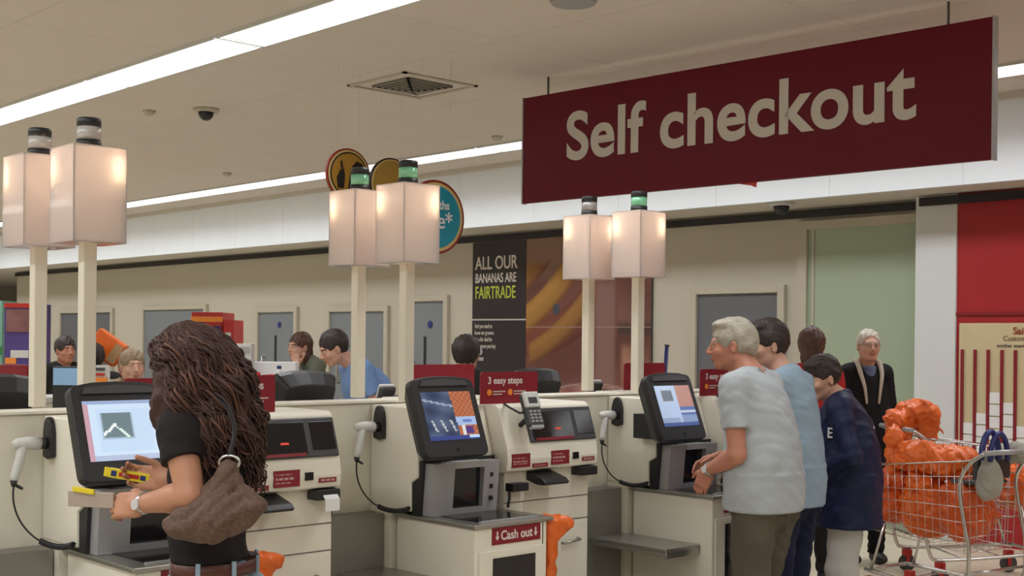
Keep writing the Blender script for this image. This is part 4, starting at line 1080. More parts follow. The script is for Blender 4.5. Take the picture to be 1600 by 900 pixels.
# ---------------------------------------------------------------- grey-haired man
X, Y = PX(1192, 5.55)
mn = person('person', 'grey-haired man in a light grey T-shirt and faded jeans using the farthest checkout', X, Y, FR(-.80, .60), H=1.75, girth=1.13, sh=.178, vx=.006, skin='skin_red', lean=5, hunch=.08,
            head_off=(0, .025, -.015), head_yaw=27, head_pitch=-4, L=((-.215, .01, 1.14), (-.125, .195, 1.055)), R=((.23, .07, 1.12), (.09, .24, 1.10)),
            handL=dict(d=(.15, .45, -.8), n=(.9, .1, .1), curl=.6, spread=.0, s=.9), handR=dict(d=(-.3, .8, -.3), n=(-.5, 0, -.8), curl=.6, spread=.02, s=.9),
            shirt=M['tee_grey'], hem=.885, trousers=M['jean_grey'], hair=dict(mat=M['hair_grey'], up=.012, nape=.012, amp=.003, recede=-.008, extra=[((0, .035, .100), (.060, .050, .022)), ((0, -.085, .0), (.068, .035, .06))]), shirt_fold=.006, stance=.5, neckr=.060, hs=.96)
wristband(mn, 'L', 'watch', M['chrome'], .018, .0335, .010)
# ---------------------------------------------------------------- teenager in pale blue
X, Y = PX(1236, 5.98)
tn = person('person', 'dark-haired young man in a pale blue T-shirt and navy trousers, second in line', X, Y, FR(-.80, .60), H=1.735, girth=.98, sh=.155, vx=.006, skin='skin_pale', lean=3,
            head_off=(0, .07, -.01), head_yaw=50, head_pitch=-6, L=((-.21, -.03, 1.13), (-.17, .12, .90)), R=((.21, .0, 1.12), (.17, .18, .92)),
            handL=dict(n=(1, 0, 0), curl=.5), handR=dict(n=(-1, 0, 0), curl=.5),
            shirt=M['tee_blue'], hem=.86, trousers=M['navy_trouser'], hair=dict(mat=M['hair_dark'], up=.016, nape=0, extra=[((0, .045, .098), (.060, .045, .024))]), shirt_fold=.005, neckr=.054, hs=.96)
# ---------------------------------------------------------------- boy in navy jacket
X, Y = PX(1324, 6.62)
by = person('person', 'boy in a navy jacket and white trousers looking down, behind the pale blue T-shirt', X, Y, FR(-.86, .20), H=1.575, girth=1.10, sh=.168, vx=.007, skin='skin_pale', lean=6,
            head_off=(.0, .045, -.02), head_yaw=32, head_pitch=-14, L=((-.26, -.02, 1.05), (-.12, .17, .93)), R=((.24, .05, 1.03), (.12, .22, .95)),
            handL=dict(n=(.9, 0, 0), curl=.6, s=.9), handR=dict(n=(-1, 0, 0), curl=.6, s=.9),
            shirt=M['navy'], hem=.74, sleeve='long', trousers=M['white_trouser'], hair=dict(mat=M['hair_dark'], up=.011, extra=[((0, .04, .085), (.062, .040, .028))]), shirt_fold=.008, collar=.42, hs=.97)
h_ = on_surface(by['shirt'], 1366, 670)
if h_:
    a_, b_, _ = frame_of(h_[1]); m = MB(); m.add([h_[0] - a_ * .014 + b_ * .0, h_[0] + a_ * .014 + b_ * .004, h_[0] - a_ * .006 + b_ * .018, h_[0] - h_[1] * .01], [(0, 1, 2), (0, 1, 3), (1, 2, 3), (2, 0, 3)]); m.build('sleeve_mark', M['white'], by['root'])
h_ = on_surface(by['shirt'], 1297, 684)
if h_:
    r3 = Vector((0, 0, 1)).cross(h_[1]).normalized(); text_mesh('lettering', 'E', .075, h_[0] - Vector((0, 0, .0)), r3, h_[1].cross(r3), M['white'], by['root'], bold=.001, align='CENTER', depth=.003, squash=.8)
# ---------------------------------------------------------------- old man with glasses
X, Y = PX(1353, 9.35)
def coat_m(c): return np.zeros(len(c))
om = person('person', 'elderly man with glasses in a black coat with cream collar facing the viewer', X, Y, FR(.12, -1), H=1.72, girth=1.0, sh=.148, vx=.008, skin='skin_pale', lean=1, head_yaw=-6,
            shirt=M['black_coat'], hem=.62, sleeve='long', trousers=M['black_coat'], hair=dict(mat=M['hair_white'], up=.004, recede=.022, nape=.01), hs=1.0, shirt_fold=.006,
            head_off=(0, .02, 0))
r_ = om['root']
Fs = Field((-.12, .03, 1.08), (.12, .24, 1.52), .007)
Fs.add(cone((0, .078, 1.24), (0, .052, 1.44), .035, .056), .02); Fs.plane((0, 0, 1), 1.455, .003)
sdf_object('shirt_front', Fs, M['check'], r_, None, None, 1)
m = MB()
for sd in (-1, 1):
    pts = smooth_path([Vector((sd * .064, -.03, 1.49)), Vector((sd * .082, .045, 1.48)), Vector((sd * .080, .105, 1.40)), Vector((sd * .060, .135, 1.30)), Vector((sd * .045, .140, 1.18))])
    m.tube(pts, [.025 - .0007 * k for k in range(len(pts))], 8)
o = m.build('fleece_collar', M['cream_fleece'], None); o.parent = r_
m = MB()
for sd in (-1, 1):
    cc = np.array(om['hp']((sd * .032, .100, .006))); ux = om['RH'] @ np.array([1, 0, 0]); uz = om['RH'] @ np.array([0, 0, 1]); uy = om['RH'] @ np.array([0, 1, 0])
    m.tube([cc + ux * .023 * math.cos(a) + uz * .016 * math.sin(a) for a in [2 * PI * k / 16 for k in range(17)]], .0012, 6)
    m.tube([om['hp']((sd * .055, .100, .010)), om['hp']((sd * .084, .0, .006))], .002, 6)
m.tube([om['hp']((-.010, .108, .008)), om['hp']((.010, .108, .008))], .002, 6)
o = m.build('glasses', M['gap'], None); o.parent = r_
# ---------------------------------------------------------------- background people
X, Y = PX(1268, 8.6)
pb = person('person', 'auburn-haired woman in a red top seen from behind beyond the queue', X, Y, FR(.2, 1), H=1.71, girth=.9, sh=.16, vx=.010, skin='skin_pale', shirt=M['red_top'], hem=.9, sleeve='long', trousers=M['black_coat'],
            hair=dict(mat=M['hair_red'], up=.022, style='long', extra=[((0, -.07, -.06), (.078, .05, .09))]), eyes=False)
X, Y = PX(492, 10.8)
pb = person('person', 'woman with shoulder-length brown hair in a grey-green top, hand to her chin', X, Y, FR(-.72, -.70), H=1.70, girth=1.0, sh=.165, vx=.008, skin='skin_pale', lean=10, head_yaw=0, head_pitch=-3, head_off=(0, .02, -.03), L=((-.20, .22, 1.16), (-.06, .23, 1.385)),
            handL=dict(d=(.25, -.1, 1), n=(.4, -.9, 0), curl=.8), shirt=M['green_grey'], hem=.9, sleeve='long', trousers=M['black_coat'],
            hair=dict(mat=M['hair_red'], up=.012, style='long', extra=[((-.068, -.015, -.06), (.024, .035, .10)), ((.068, -.015, -.06), (.024, .035, .10)), ((0, -.07, -.04), (.07, .04, .09))]))
X, Y = PX(584, 8.9)
pb = person('person', 'dark-haired person in a sky blue shirt bending at the tills behind the middle lamps', X, Y, FR(-.8, -.35), H=1.74, girth=1.15, sh=.185, vx=.009, skin='skin_pale', lean=14, hunch=.1, head_off=(0, .05, -.04), head_pitch=-25,
            shirt=M['sky_shirt'], hem=.9, trousers=M['black_coat'], hair=dict(mat=M['hair_dark'], up=.014))
X, Y = PX(728, 8.5)
pb = person('person', 'brown-haired person seen from behind at the tills below the banana poster', X, Y, FR(.25, 1), H=1.63, girth=.95, sh=.165, vx=.009, skin='skin_pale', shirt=M['tee_black'], hem=.9, trousers=M['black_coat'],
            hair=dict(mat=M['hair_dark'], up=.022, extra=[((0, -.03, .05), (.09, .10, .08))]), eyes=False)
X, Y = PX(101, 11.2)
pb = person('person', 'dark-haired person between the two left lamp posts', X, Y, FR(.6, -.6), H=1.60, girth=.95, sh=.165, vx=.011, skin='skin_red', shirt=M['tee_black'], hem=.9, trousers=M['black_coat'], hair=dict(mat=M['hair_dark'], up=.014), eyes=False)
X, Y = PX(146, 9.9)
pb = person('person', 'dark-haired shopper right of the front left lamp post beside an orange parcel', X, Y, FR(-.3, 1), H=1.55, girth=.95, sh=.165, R=((.25, .10, 1.20), (.20, .24, 1.42)), handR=dict(d=(-.1, .5, .9), n=(-.9, .3, 0), curl=.4), vx=.011, skin='skin_red', shirt=M['tee_black'], hem=.9, trousers=M['black_coat'], hair=dict(mat=M['hair_dark'], up=.016), eyes=False)
leo = mat('leopard_scarf', (.26, .19, .12), .8, var=.8, scale=60)
X, Y = PX(206, 8.9)
pb = person('person', 'shopper in a leopard print scarf beside the curly-haired woman', X, Y, FR(.5, -.8), H=1.52, girth=.95, sh=.165, vx=.010, skin='skin_pale', shirt=leo, hem=.9, sleeve='long', collar=.9, trousers=M['black_coat'], hair=dict(mat=leo, up=.012), eyes=False)
# ================================================================ POSTERS, ROUND SIGNS, BOARD
def lerp3(a, b, t): t = max(0, min(1, t)); return tuple(x + (y - x) * t for x, y in zip(a, b))
def sstep(a, b, x): t = max(0, min(1, (x - a) / (b - a))); return t * t * (3 - 2 * t)
def bananas(u, v):
    x = u * 2.0; y = v * 2.0
    n = .5 + .5 * math.sin(4 * x + 3 * math.sin(2.5 * y + x)); col = lerp3((.11, .035, .025), (.17, .06, .045), n)
    col = lerp3(col, (.25, .14, .10), sstep(1.45, 1.75, y) * (1 - sstep(.5, .8, x)))
    col = lerp3(col, (.17, .075, .075), (1 - sstep(.3, .55, y)) * (1 - sstep(.8, 1.0, x)))
    col = lerp3(col, (.22, .115, .10), sstep(1.12, 1.2, x) * (1 - sstep(1.42, 1.5, x)) * (1 - sstep(1.4, 1.6, y)))
    # four bananas fanning up to the right
    for (cx, cy, rm, w, x0, x1, ca, cb) in ((.10, 2.30, 1.40, .22, -.3, 1.15, (.19, .055, .03), (.09, .018, .012)), (-1.1, 3.3, 2.02, .17, -.3, .80, (.34, .16, .035), (.15, .045, .01)),
                                            (-1.0, 3.25, 2.36, .16, -.3, 1.05, (.42, .22, .045), (.17, .06, .012)), (-.8, 3.2, 2.62, .13, .0, 1.2, (.33, .155, .035), (.13, .045, .01))):
        d = math.hypot(x - cx, y - cy) - rm; k = (1 - sstep(w * .85, w, abs(d))) * sstep(x0, x0 + .12, x) * (1 - sstep(x1 - .12, x1, x)) * (1 - sstep(1.66, 1.8, y))
        if k > 0: col = lerp3(col, lerp3(ca, cb, sstep(-w, w, d) * .6 + .5 * sstep(w * .4, w, abs(d))), k)
    if math.hypot(x - .52, y - 1.22) < .06: col = (.05, .055, .08)
    col = lerp3(col, (.20, .09, .07), sstep(1.45, 1.55, x) * sstep(1.0, 1.1, y) * (.5 + .5 * math.sin(5 * y + 2 * x)))
    if x > 1.5: col = lerp3(col, (.05, .025, .02), math.exp(-((y - 1.0) / .07) ** 2))
    col = lerp3(col, (.36, .18, .12), sstep(1.52, 1.62, x) * (1 - sstep(.78, .9, y)) * (.55 + .45 * math.sin(6 * x + 7 * y)))
    d = math.hypot((x - 1.15) / 1.15, (y + .05) / .46)
    if d < 1.0: col = lerp3(col, lerp3((.26, .09, .08), (.40, .22, .18), .5 + .5 * math.sin(13 * x + 4 * y)), .8)
    col = lerp3(col, (.38, .24, .22), math.exp(-((d - 1.03) / .022) ** 2) * (1 if y > 0 else 0))
    if abs(y - 1.02) < .010: col = lerp3(col, (.35, .25, .22), .5)
    return col
pa = atY(742, 380, YW); pb_ = atY(826, 377, YW); pc = atY(1022, 360, YW)
zt_, zb_ = 2.765, .72
t = empty('banana_poster', ((pa.x + pc.x) / 2, YW - .03, zb_), 'wide wall poster with a black text column beside a photo of bananas', 'poster')
m = MB(); m.box(pa.x, pb_.x - .005, YW - .03, YW - .002, zb_, 1.845); m.box(pa.x, pb_.x - .005, YW - .03, YW - .002, 1.865, zt_); tx = m.build('text_panel', mat('poster_black', (.018, .012, .016), .4), t)
MB().box(pa.x, pb_.x, YW - .022, YW - .002, 1.845, 1.865).build('panel_joint', M['ltgrey'], t)
paint('photo_panel', (pb_.x, YW - .03, zb_), (1, 0, 0), (0, 0, 1), pc.x - pb_.x, zt_ - zb_, 150, 130, bananas, VC, t, .026)
R_, U_ = (1, 0, 0), (0, 0, 1)
yt = YW - .032
hw = pb_.x - pa.x
green_t = mat('yellow_green_lettering', (.42, .50, .05), .5)
zz = atY(780, 420, YW).z
text_mesh('lettering', 'ALL OUR', .215, (pa.x + .05, yt, zz), R_, U_, M['whitetext'], t, bold=.003, squash=.83)
text_mesh('lettering', 'BANANAS ARE', .155, (pa.x + .05, yt, atY(780, 441, YW).z), R_, U_, M['whitetext'], t, bold=.002, squash=.69)
text_mesh('lettering', 'FAIRTRADE', .205, (pa.x + .05, yt, atY(780, 466, YW).z), R_, U_, green_t, t, bold=.002, squash=.67)
for i, s_ in enumerate(('And you need to', 'know our growers', 'get a fair deal for', 'the bananas you buy')):
    text_mesh('lettering', s_, .072, (pa.x + .05, yt, 1.755 - .078 * i), R_, U_, M['letter'], t, squash=.62)
m = MB(); m.tube([(pa.x + .15, yt, 1.48), (pa.x + .15, yt - .003, 1.48)], .045, 16); m.build('round_mark', M['grey'], t)
m = MB(); m.box(pa.x + .09, pa.x + .21, yt - .002, yt, 1.37, 1.41); m.build('word_mark', M['grey'], t)

# round hanging signs
def disc_sign(px, py, d, rad, face, label, rings, fn=None, texts=()):
    c = at(px, py, d); n = Vector((face[0], face[1], 0)).normalized(); rt = Vector((-n.y, n.x, 0)); rt = -rt if rt.dot(Rt) < 0 else rt
    t = empty('round_sign', c, label, 'sign')
    m = MB(); m.tube([c - n * .02, c + n * .0], rad, 48, 0); m.build('board', rings[0][1], t)
    for k, (r_, mt) in enumerate(rings[1:]):
        m = MB(); m.tube([c, c + n * (.003 * (k + 1))], rad * r_, 48, 0); m.build(('ring', 'face', 'inner_face', 'centre')[min(k, 3)], mt, t)
    off = n * (.003 * len(rings))
    for (s_, sz, dx, dz, mt, sq) in texts: text_mesh('lettering', s_, sz, c + off + rt * dx + Vector((0, 0, dz)), rt, (0, 0, 1), mt, t, bold=.0012, squash=sq, depth=.002)
    for s_ in (-.5, .5):
        q = c + rt * rad * s_ - n * .01; zc = c.z + rad * .86
        MB().tube([(q.x, q.y, zc), (q.x, q.y, CEIL)], .0005, 5).build('hanging_wire', M['frame'], t)
    return t, c, n, rt, off
maroon = mat('maroon_rim', (.25, .03, .02), .4); yel = mat('cream_yellow', (.66, .52, .22), .45); teal = mat('teal_blue', (.015, .30, .44), .4); ochre = mat('ochre', (.42, .22, .03), .45, var=.1); blk = mat('sign_black', (.02, .015, .012), .4)
ochre2 = mat('olive_ochre', (.38, .25, .05), .45, var=.1)
fdir = Vector((Fw.x * -.72 + Rt.x * .66, Fw.y * -.72 + Rt.y * .66, 0))
disc_sign(681, 339, 8.6, .252, fdir, 'large round teal sign with red rim behind the middle lamp', [(1, maroon), (.93, yel), (.84, teal)], texts=[('months', .085, -.12, .055, M['white'], .9), ('free*', .155, -.16, -.075, M['white'], .95)])
t, c, n, rt, off = disc_sign(545, 273, 8.9, .185, fdir, 'round ochre sign with black shapes above the rear middle lamp', [(1, maroon), (.93, yel), (.86, blk), (.80, ochre)])
m = MB()
def blob(m, pts, dz=0):
    vs = [c + off * .9 + rt * a_ + Vector((0, 0, b_)) for a_, b_ in pts]; vs2 = [v + n * .003 for v in vs]; k = len(pts)
    m.add(vs + vs2, [tuple(range(k)), tuple(range(k, 2 * k))] + [(i, (i + 1) % k, k + (i + 1) % k, k + i) for i in range(k)])
blob(m, [(-.02, -.13), (.0, -.02), (.02, .06), (.06, .10), (.11, .08), (.12, .0), (.10, -.08), (.05, -.12)])
blob(m, [(-.10, -.10), (-.11, -.03), (-.08, .03), (-.05, .04), (-.04, -.02), (-.05, -.10)])
blob(m, [(-.075, .04), (-.08, .09), (-.065, .09), (-.055, .04)])
m.build('black_shape', blk, t)
disc_sign(612, 288, 8.9, .185, fdir, 'round plain ochre sign half behind the front middle lamp', [(1, blk), (.94, yel), (.90, ochre2)])

# red customer board on the right wall
p0 = atY(1502, 505, 9.79); z1_ = p0.z; z0_ = .50; x0_ = p0.x; x1_ = XR - 2.2
x1_ = x0_ + 1.25
t = empty('customer_board', ((x0_ + x1_) / 2, 9.78, z0_), 'cream customer board with maroon dividers and white cards on the red wall', 'notice board')
yb = 9.785
MB().box(x0_, x1_, yb - .03, yb, z0_, z1_).build('board', mat('board_cream', (.60, .50, .30), .5), t, bevel=.003)
yf = yb - .032
text_mesh('lettering', "Sainsbury's", .078, ((x0_ + x1_) / 2, yf, atY(1570, 522, 9.79).z), R_, U_, mat('rust_lettering', (.28, .05, .02), .5), t, bold=.0015, align='CENTER')
text_mesh('lettering', "Customer advertising", .058, ((x0_ + x1_) / 2, yf, atY(1570, 532.5, 9.79).z), R_, U_, mat('brown_lettering', (.20, .12, .06), .5), t, align='CENTER')
text_mesh('lettering', "another example of customer service", .040, ((x0_ + x1_) / 2, yf, atY(1570, 542.5, 9.79).z), R_, U_, M['gap'], t, align='CENTER')
cols = [atY(px, 600, 9.79).x for px in (1507, 1527, 1547.5, 1569, 1590, 1611)]
for x in cols: MB().box(x - .012, x + .012, yf - .012, yf, z0_ + .03, atY(1507, 546, 9.79).z).build('divider_strip', M['red'], t)
MB().box(x0_ + .02, x1_ - .02, yf - .010, yf, z0_ + .0, z0_ + .03).build('bottom_rail', M['red'], t)
ch = .088; base = z0_ + .06
for i, (n_, top) in enumerate(((2, 661), (4, 645), (6, 612), (5, 627), (2, 662))):
    zt2 = atY(1530, top, 9.79).z; k = 0
    while zt2 - (k + 1) * .098 > z0_ + .03:
        o = MB().box(cols[i] + .014, cols[i + 1] - .014, yf - .006, yf, zt2 - k * .098 - ch, zt2 - k * .098).build('card', M['white'], t)
        k += 1

# ================================================================ TROLLEYS AND BAGS
def trolley(rear, dirv, s, label, seat=True):
    """rear: point on the floor under the handle; dirv: direction the basket points to"""
    d = Vector((dirv[0], dirv[1], 0)).normalized(); sd = Vector((-d.y, d.x, 0)); up = Vector((0, 0, 1)); o = Vector((rear[0], rear[1], 0))
    t = empty('shopping_trolley', o, label, 'trolley', 'wire shopping trolleys')
    P = lambda a, b, c: o + d * (a * s) + sd * (b * s) + up * (c * s)
    # basket: rear a=.08, front a=.88; narrower and shallower at the front
    def sec(a, k): # k 0 bottom .. 1 top
        f = (a - .06) / .84; hwid = .27 - .06 * f - (1 - k) * .03; zb = .42 + .05 * f; zt = .98 - .10 * f; return hwid, zb + (zt - zb) * k
    m = MB(); r = .0026 * s
    for k in [i / 6 for i in range(7)]:
        for b in (-1, 1):
            m.tube([P(a, b * sec(a, k)[0], sec(a, k)[1]) for a in (.06, .9)], r * (2.0 if k == 1 else 1.2 if k in (0, .5) else 1), 5)
        for a in (.06, .9): m.tube([P(a, b * sec(a, k)[0], sec(a, k)[1]) for b in (-1, 1)], r * (2 if k == 1 else 1), 5)
    for i in range(15):
        a = .06 + .84 * i / 14
        m.tube([P(a, -sec(a, 1)[0], sec(a, 1)[1]), P(a, -sec(a, 0)[0], sec(a, 0)[1]), P(a, sec(a, 0)[0], sec(a, 0)[1]), P(a, sec(a, 1)[0], sec(a, 1)[1])], r * .8, 4)
    for i in range(9):
        for a in (.06, .9):
            b = -1 + 2 * i / 8; m.tube([P(a, b * sec(a, 0)[0], sec(a, 0)[1]), P(a, b * sec(a, 1)[0], sec(a, 1)[1])], r * .8, 4)
    m.build('wire_basket', M['chrome'], t)
    m = MB()
    for b in (-1, 1):
        m.tube(smooth_path([P(-.10, b * .27, 1.04), P(.0, b * .275, .97), P(.07, b * .28, .84), P(.03, b * .28, .60), P(.0, b * .28, .45), P(.02, b * .28, .22), P(.15, b * .27, .17), P(.85, b * .21, .20)], 4), .0125 * s, 8)
    m.tube([P(.85, -.21, .20), P(.85, .21, .20)], .012 * s, 8); m.tube([P(.02, -.28, .30), P(.02, .28, .30)], .010 * s, 8)
    for a in (.25, .55): m.tube([P(a, -.25, .185), P(a, .25, .185)], .006 * s, 6)
    for b in (-1, 1): m.tube([P(.80, b * .21, .20), P(.70, b * .2, .52)], .009 * s, 8)
    m.build('chassis', M['chrome'], t)
    m = MB(); m.tube([P(-.10, -.28, 1.04), P(-.10, .28, 1.04)], .016 * s, 10); m.build('handle', M['grey'], t)
    m = MB()
    if seat: m.obox(P(.05, 0, .93), d, sd, up, .02 * s, .16 * s, .07 * s); m.obox(P(.14, 0, .84), d, sd, up, .10 * s, .15 * s, .012 * s); m.build('child_seat', M['dkgrey'], t, bevel=.006)
    else: m.tube([P(.08, -.2, .95), P(.20, -.2, .80), P(.20, .2, .80), P(.08, .2, .95)], .005); m.build('child_seat_wire', M['chrome'], t)
    for a, b in ((.10, -.27), (.10, .27), (.82, -.20), (.82, .20)):
        c = P(a, b, 0); w_h = MB(); w_h.tube([c + up * .062 * s - sd * .014, c + up * .062 * s + sd * .014], .062 * s, 20); cs = MB()
        cs.obox(c + up * .135 * s, d, sd, up, .03 * s, .024 * s, .022 * s); cs.obox(c + up * .10 * s - sd * .021 * s, d, sd, up, .014 * s, .003, .05 * s); cs.obox(c + up * .10 * s + sd * .021 * s, d, sd, up, .014 * s, .003, .05 * s)
        q = cs.build('castor', M['brightred'], t, bevel=.004); w_h.build('wheel', M['rubber'], q, bevel=.006)
    return P
def sack(label, P, prims, seed, group='orange carrier bags in the trolleys', material=None, name='carrier_bag', amp=.013, vx=.008):
    pts = [p for p in prims]; cen = sum((Vector(P(*p[0])) for p in pts), Vector()) / len(pts)
    t = empty(name, cen, label, 'bag', group)
    lo = np.min([np.array(P(*p[0])) - max(p[1]) for p in pts], 0) - np.array(cen) - .04; hi = np.max([np.array(P(*p[0])) + max(p[1]) for p in pts], 0) - np.array(cen) + .04
    Ff = Field(lo, hi, vx)
    for c_, r_ in pts: Ff.add(ell(np.array(P(*c_)) - np.array(cen), r_), .04)
    Ff.noise(amp * 1.3, 1, 0, lambda Q: 1 - 2.6 * np.abs(nz(Q, 12, seed)))
    Ff.noise(amp * .7, 1, 0, lambda Q: 1 - 2.6 * np.abs(nz(Q + .02 * np.sin(40 * Q[:, [1, 2, 0]]), 31, seed + 2)))
    sdf_object('bag_body', Ff, material or M['orange'], t, None, None, 0)
    return t, cen
dB = (0, 1); 
PB = trolley(tuple(PX(1562, 7.45)), FR(-.55, .83), .96, 'nearer wire trolley with a dark child seat, its basket piled with orange bags')
PA = trolley(tuple(PX(1424, 8.75)), FR(1, .10), 1.0, 'farther wire trolley behind the piled one, an orange bag draped over its handle', seat=False)
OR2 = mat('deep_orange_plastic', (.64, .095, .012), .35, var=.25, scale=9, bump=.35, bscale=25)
sack('orange carrier bag draped over the farther trolley\'s handle beside the navy jacket', PA, [((-.07, .0, 1.09), (.12, .14, .10)), ((.03, -.05, 1.16), (.15, .12, .08)), ((.12, .0, 1.06), (.09, .12, .12)), ((-.13, -.08, .98), (.05, .08, .10))], 1)
sack('large orange carrier bag topping the nearer trolley\'s load', PB, [((.36, -.02, .93), (.17, .17, .12)), ((.56, .02, .95), (.16, .15, .12)), ((.74, .06, 1.0), (.07, .08, .17))], 2)
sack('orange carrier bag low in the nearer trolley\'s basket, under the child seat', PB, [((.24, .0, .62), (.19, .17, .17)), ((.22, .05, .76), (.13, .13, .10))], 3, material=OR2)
sack('orange carrier bag low in the middle of the nearer trolley\'s basket', PB, [((.52, .0, .62), (.18, .17, .17)), ((.52, .03, .78), (.13, .12, .09))], 4)
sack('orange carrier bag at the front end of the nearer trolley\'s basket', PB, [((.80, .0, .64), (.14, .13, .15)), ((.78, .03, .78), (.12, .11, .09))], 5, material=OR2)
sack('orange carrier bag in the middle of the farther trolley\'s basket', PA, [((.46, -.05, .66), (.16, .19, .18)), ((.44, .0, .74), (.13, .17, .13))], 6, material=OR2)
sack('orange carrier bag at the far right end of the farther trolley\'s basket', PA, [((.76, -.03, .64), (.15, .17, .18)), ((.74, 0, .78), (.12, .14, .12))], 7)
gb = mat('pale_grey_cloth', (.36, .34, .29), .8, bump=.3)
sack('pale grey cloth bag lying over the nearer trolley\'s handle at the right picture edge', PB, [((-.02, -.16, 1.02), (.12, .12, .06)), ((.10, -.22, 1.0), (.11, .11, .06))], 8, group=None, material=gb, name='cloth_bag', amp=.008)
bh = P_ = None
t = empty('blue_bag', PB(.0, .12, .98), 'small bag with navy blue looped handles by the nearer trolley\'s handle', 'bag')
m = MB(); pts = [Vector(PB(-.02, .11 + .085 * math.cos(a), .99 + .17 * math.sin(a))) for a in [PI * k / 14 for k in range(15)]]
m.tube(pts, .018, 8); m.tube([p + Vector((.03, .05, -.01)) for p in pts], .016, 8); m.build('blue_handle', M['blue'], t)
cc = Vector(PB(-.02, .12, .86)); Fg = Field((-.25, -.25, -.25), (.25, .25, .25), .010)
rel = np.array(cc) - np.array(t.location); Fg = Field(rel - .25, rel + .25, .010); Fg.add(ell(rel, (.075, .07, .12)), .02); Fg.add(cone(rel + np.array([0, 0, .05]), rel + np.array([0, 0, .16]), .06, .025), .03); Fg.noise(.010, 1, 0, lambda Q: 1 - 2.4 * np.abs(nz(Q, 16, 4)))
sdf_object('bag_body', Fg, gb, t, None, None, 0)
# carrier bags beside the cabinets
for i, y in enumerate(LANES):
    yy = y + .355; xx = XS + .60
    t = empty('carrier_bag', (xx, yy, .5), BGL[i], 'bag', 'orange carrier bags hung at the checkouts')
    Fg = Field((-.20, -.12, -.40), (.20, .20, .44), .007)
    Fg.add(cone((.08, .03, .33), (.09, .02, -.20), .028, .030), .02); Fg.add(rbox((.10, .035, .33), (.045, .035, .042), None, .02), .02); Fg.add(cone((.05, .03, .34), (.14, .07, .35), .03, .03), .02)
    Fg.add(rbox((.09, .0, .10), (.04, .025, .28), None, .02), .03)
    Fg.noise(.007, 40, i + 1); Fg.noise(.005, 90, i + 5)
    sdf_object('bag_body', Fg, M['orange'], t, None, None, 0)
    tt = empty('bag_stand', (XS + .52, y + .47, 0), ('bag stand beside the nearest checkout cabinet, mostly behind the woman', 'bag stand right of the Cash out cabinet holding an orange bag', 'bag stand at the farthest checkout behind the grey T-shirt')[i], 'bag stand', 'bag stands at the checkouts')
    m = MB(); m.box(XS + .50, XS + .76, y + .355, y + .86, .28, .30); m.build('shelf_plate', M['steel_dk'], tt, bevel=.003)
    m = MB(); m.box(XS + .445, XS + .50, y + .45, y + .80, .0, .29); m.build('base', M['cream2'], tt)
    m = MB(); m.tube([(XS + .442, y + .41, .86), (XS + .74, y + .375, .86)], .006); m.build('hook_rail', M['steel_dk'], tt)

# ================================================================ TILLS AND CLUTTER BEYOND
def counter(px0, px1, d, top, label, depth=.6):
    a = at(px0, 531, d); b = at(px1, 531, d); e = (b - a).normalized(); nn = Vector((-e.y, e.x, 0)); L_ = (b - a).length
    nn = nn if nn.dot(Fw) > 0 else -nn
    c = (a + b) / 2 + nn * depth / 2; t = empty('till_counter', (c.x, c.y, 0), label, 'counter')
    m = MB(); m.obox((c.x, c.y, (top - .04) / 2), e, nn, (0, 0, 1), L_ / 2 - .01, depth / 2 - .01, (top - .04) / 2); m.build('body', M['cream2'], t)
    m = MB(); m.obox((c.x, c.y, top - .02), e, nn, (0, 0, 1), L_ / 2, depth / 2, .02); m.build('top', M['ltgrey'], t, bevel=.004)
    return lambda px, off=.25: at(px, 531, d) + nn * off
K1 = counter(-60, 70, 9.2, 1.16, 'pale till counter beyond the divider at far left')
K2 = counter(350, 470, 9.4, 1.18, 'pale till counter behind the maroon sign, holding small goods')
def boxobj(name, label, cat, px0, px1, py0, py1, d, depth, material, parts=(), bevel=.004, group=None, zb=None):
    a = at(px0, py1, d); b = at(px1, py0, d); e = Vector((b.x - a.x, b.y - a.y, 0)); L_ = e.length; e.normalize(); nn = Vector((-e.y, e.x, 0)); nn = nn if nn.dot(Fw) > 0 else -nn
    z0, z1 = a.z if zb is None else zb, b.z; c = Vector(((a.x + b.x) / 2, (a.y + b.y) / 2, 0)) + nn * depth / 2
    t = empty(name, (c.x, c.y, z0), label, cat, group)
    m = MB(); m.obox((c.x, c.y, (z0 + z1) / 2), e, nn, (0, 0, 1), L_ / 2, depth / 2, (z1 - z0) / 2); m.build('body', material, t, bevel=bevel)
    for (pn, u0, u1, v0, v1, mt) in parts:
        cc = Vector((a.x, a.y, 0)) + e * L_ * (u0 + u1) / 2 - nn * .004
        q = MB(); q.obox((cc.x, cc.y, a.z + (z1 - a.z) * (v0 + v1) / 2), e, nn, (0, 0, 1), L_ * (u1 - u0) / 2, .006, (z1 - a.z) * (v1 - v0) / 2); q.build(pn, mt, t)
    return t
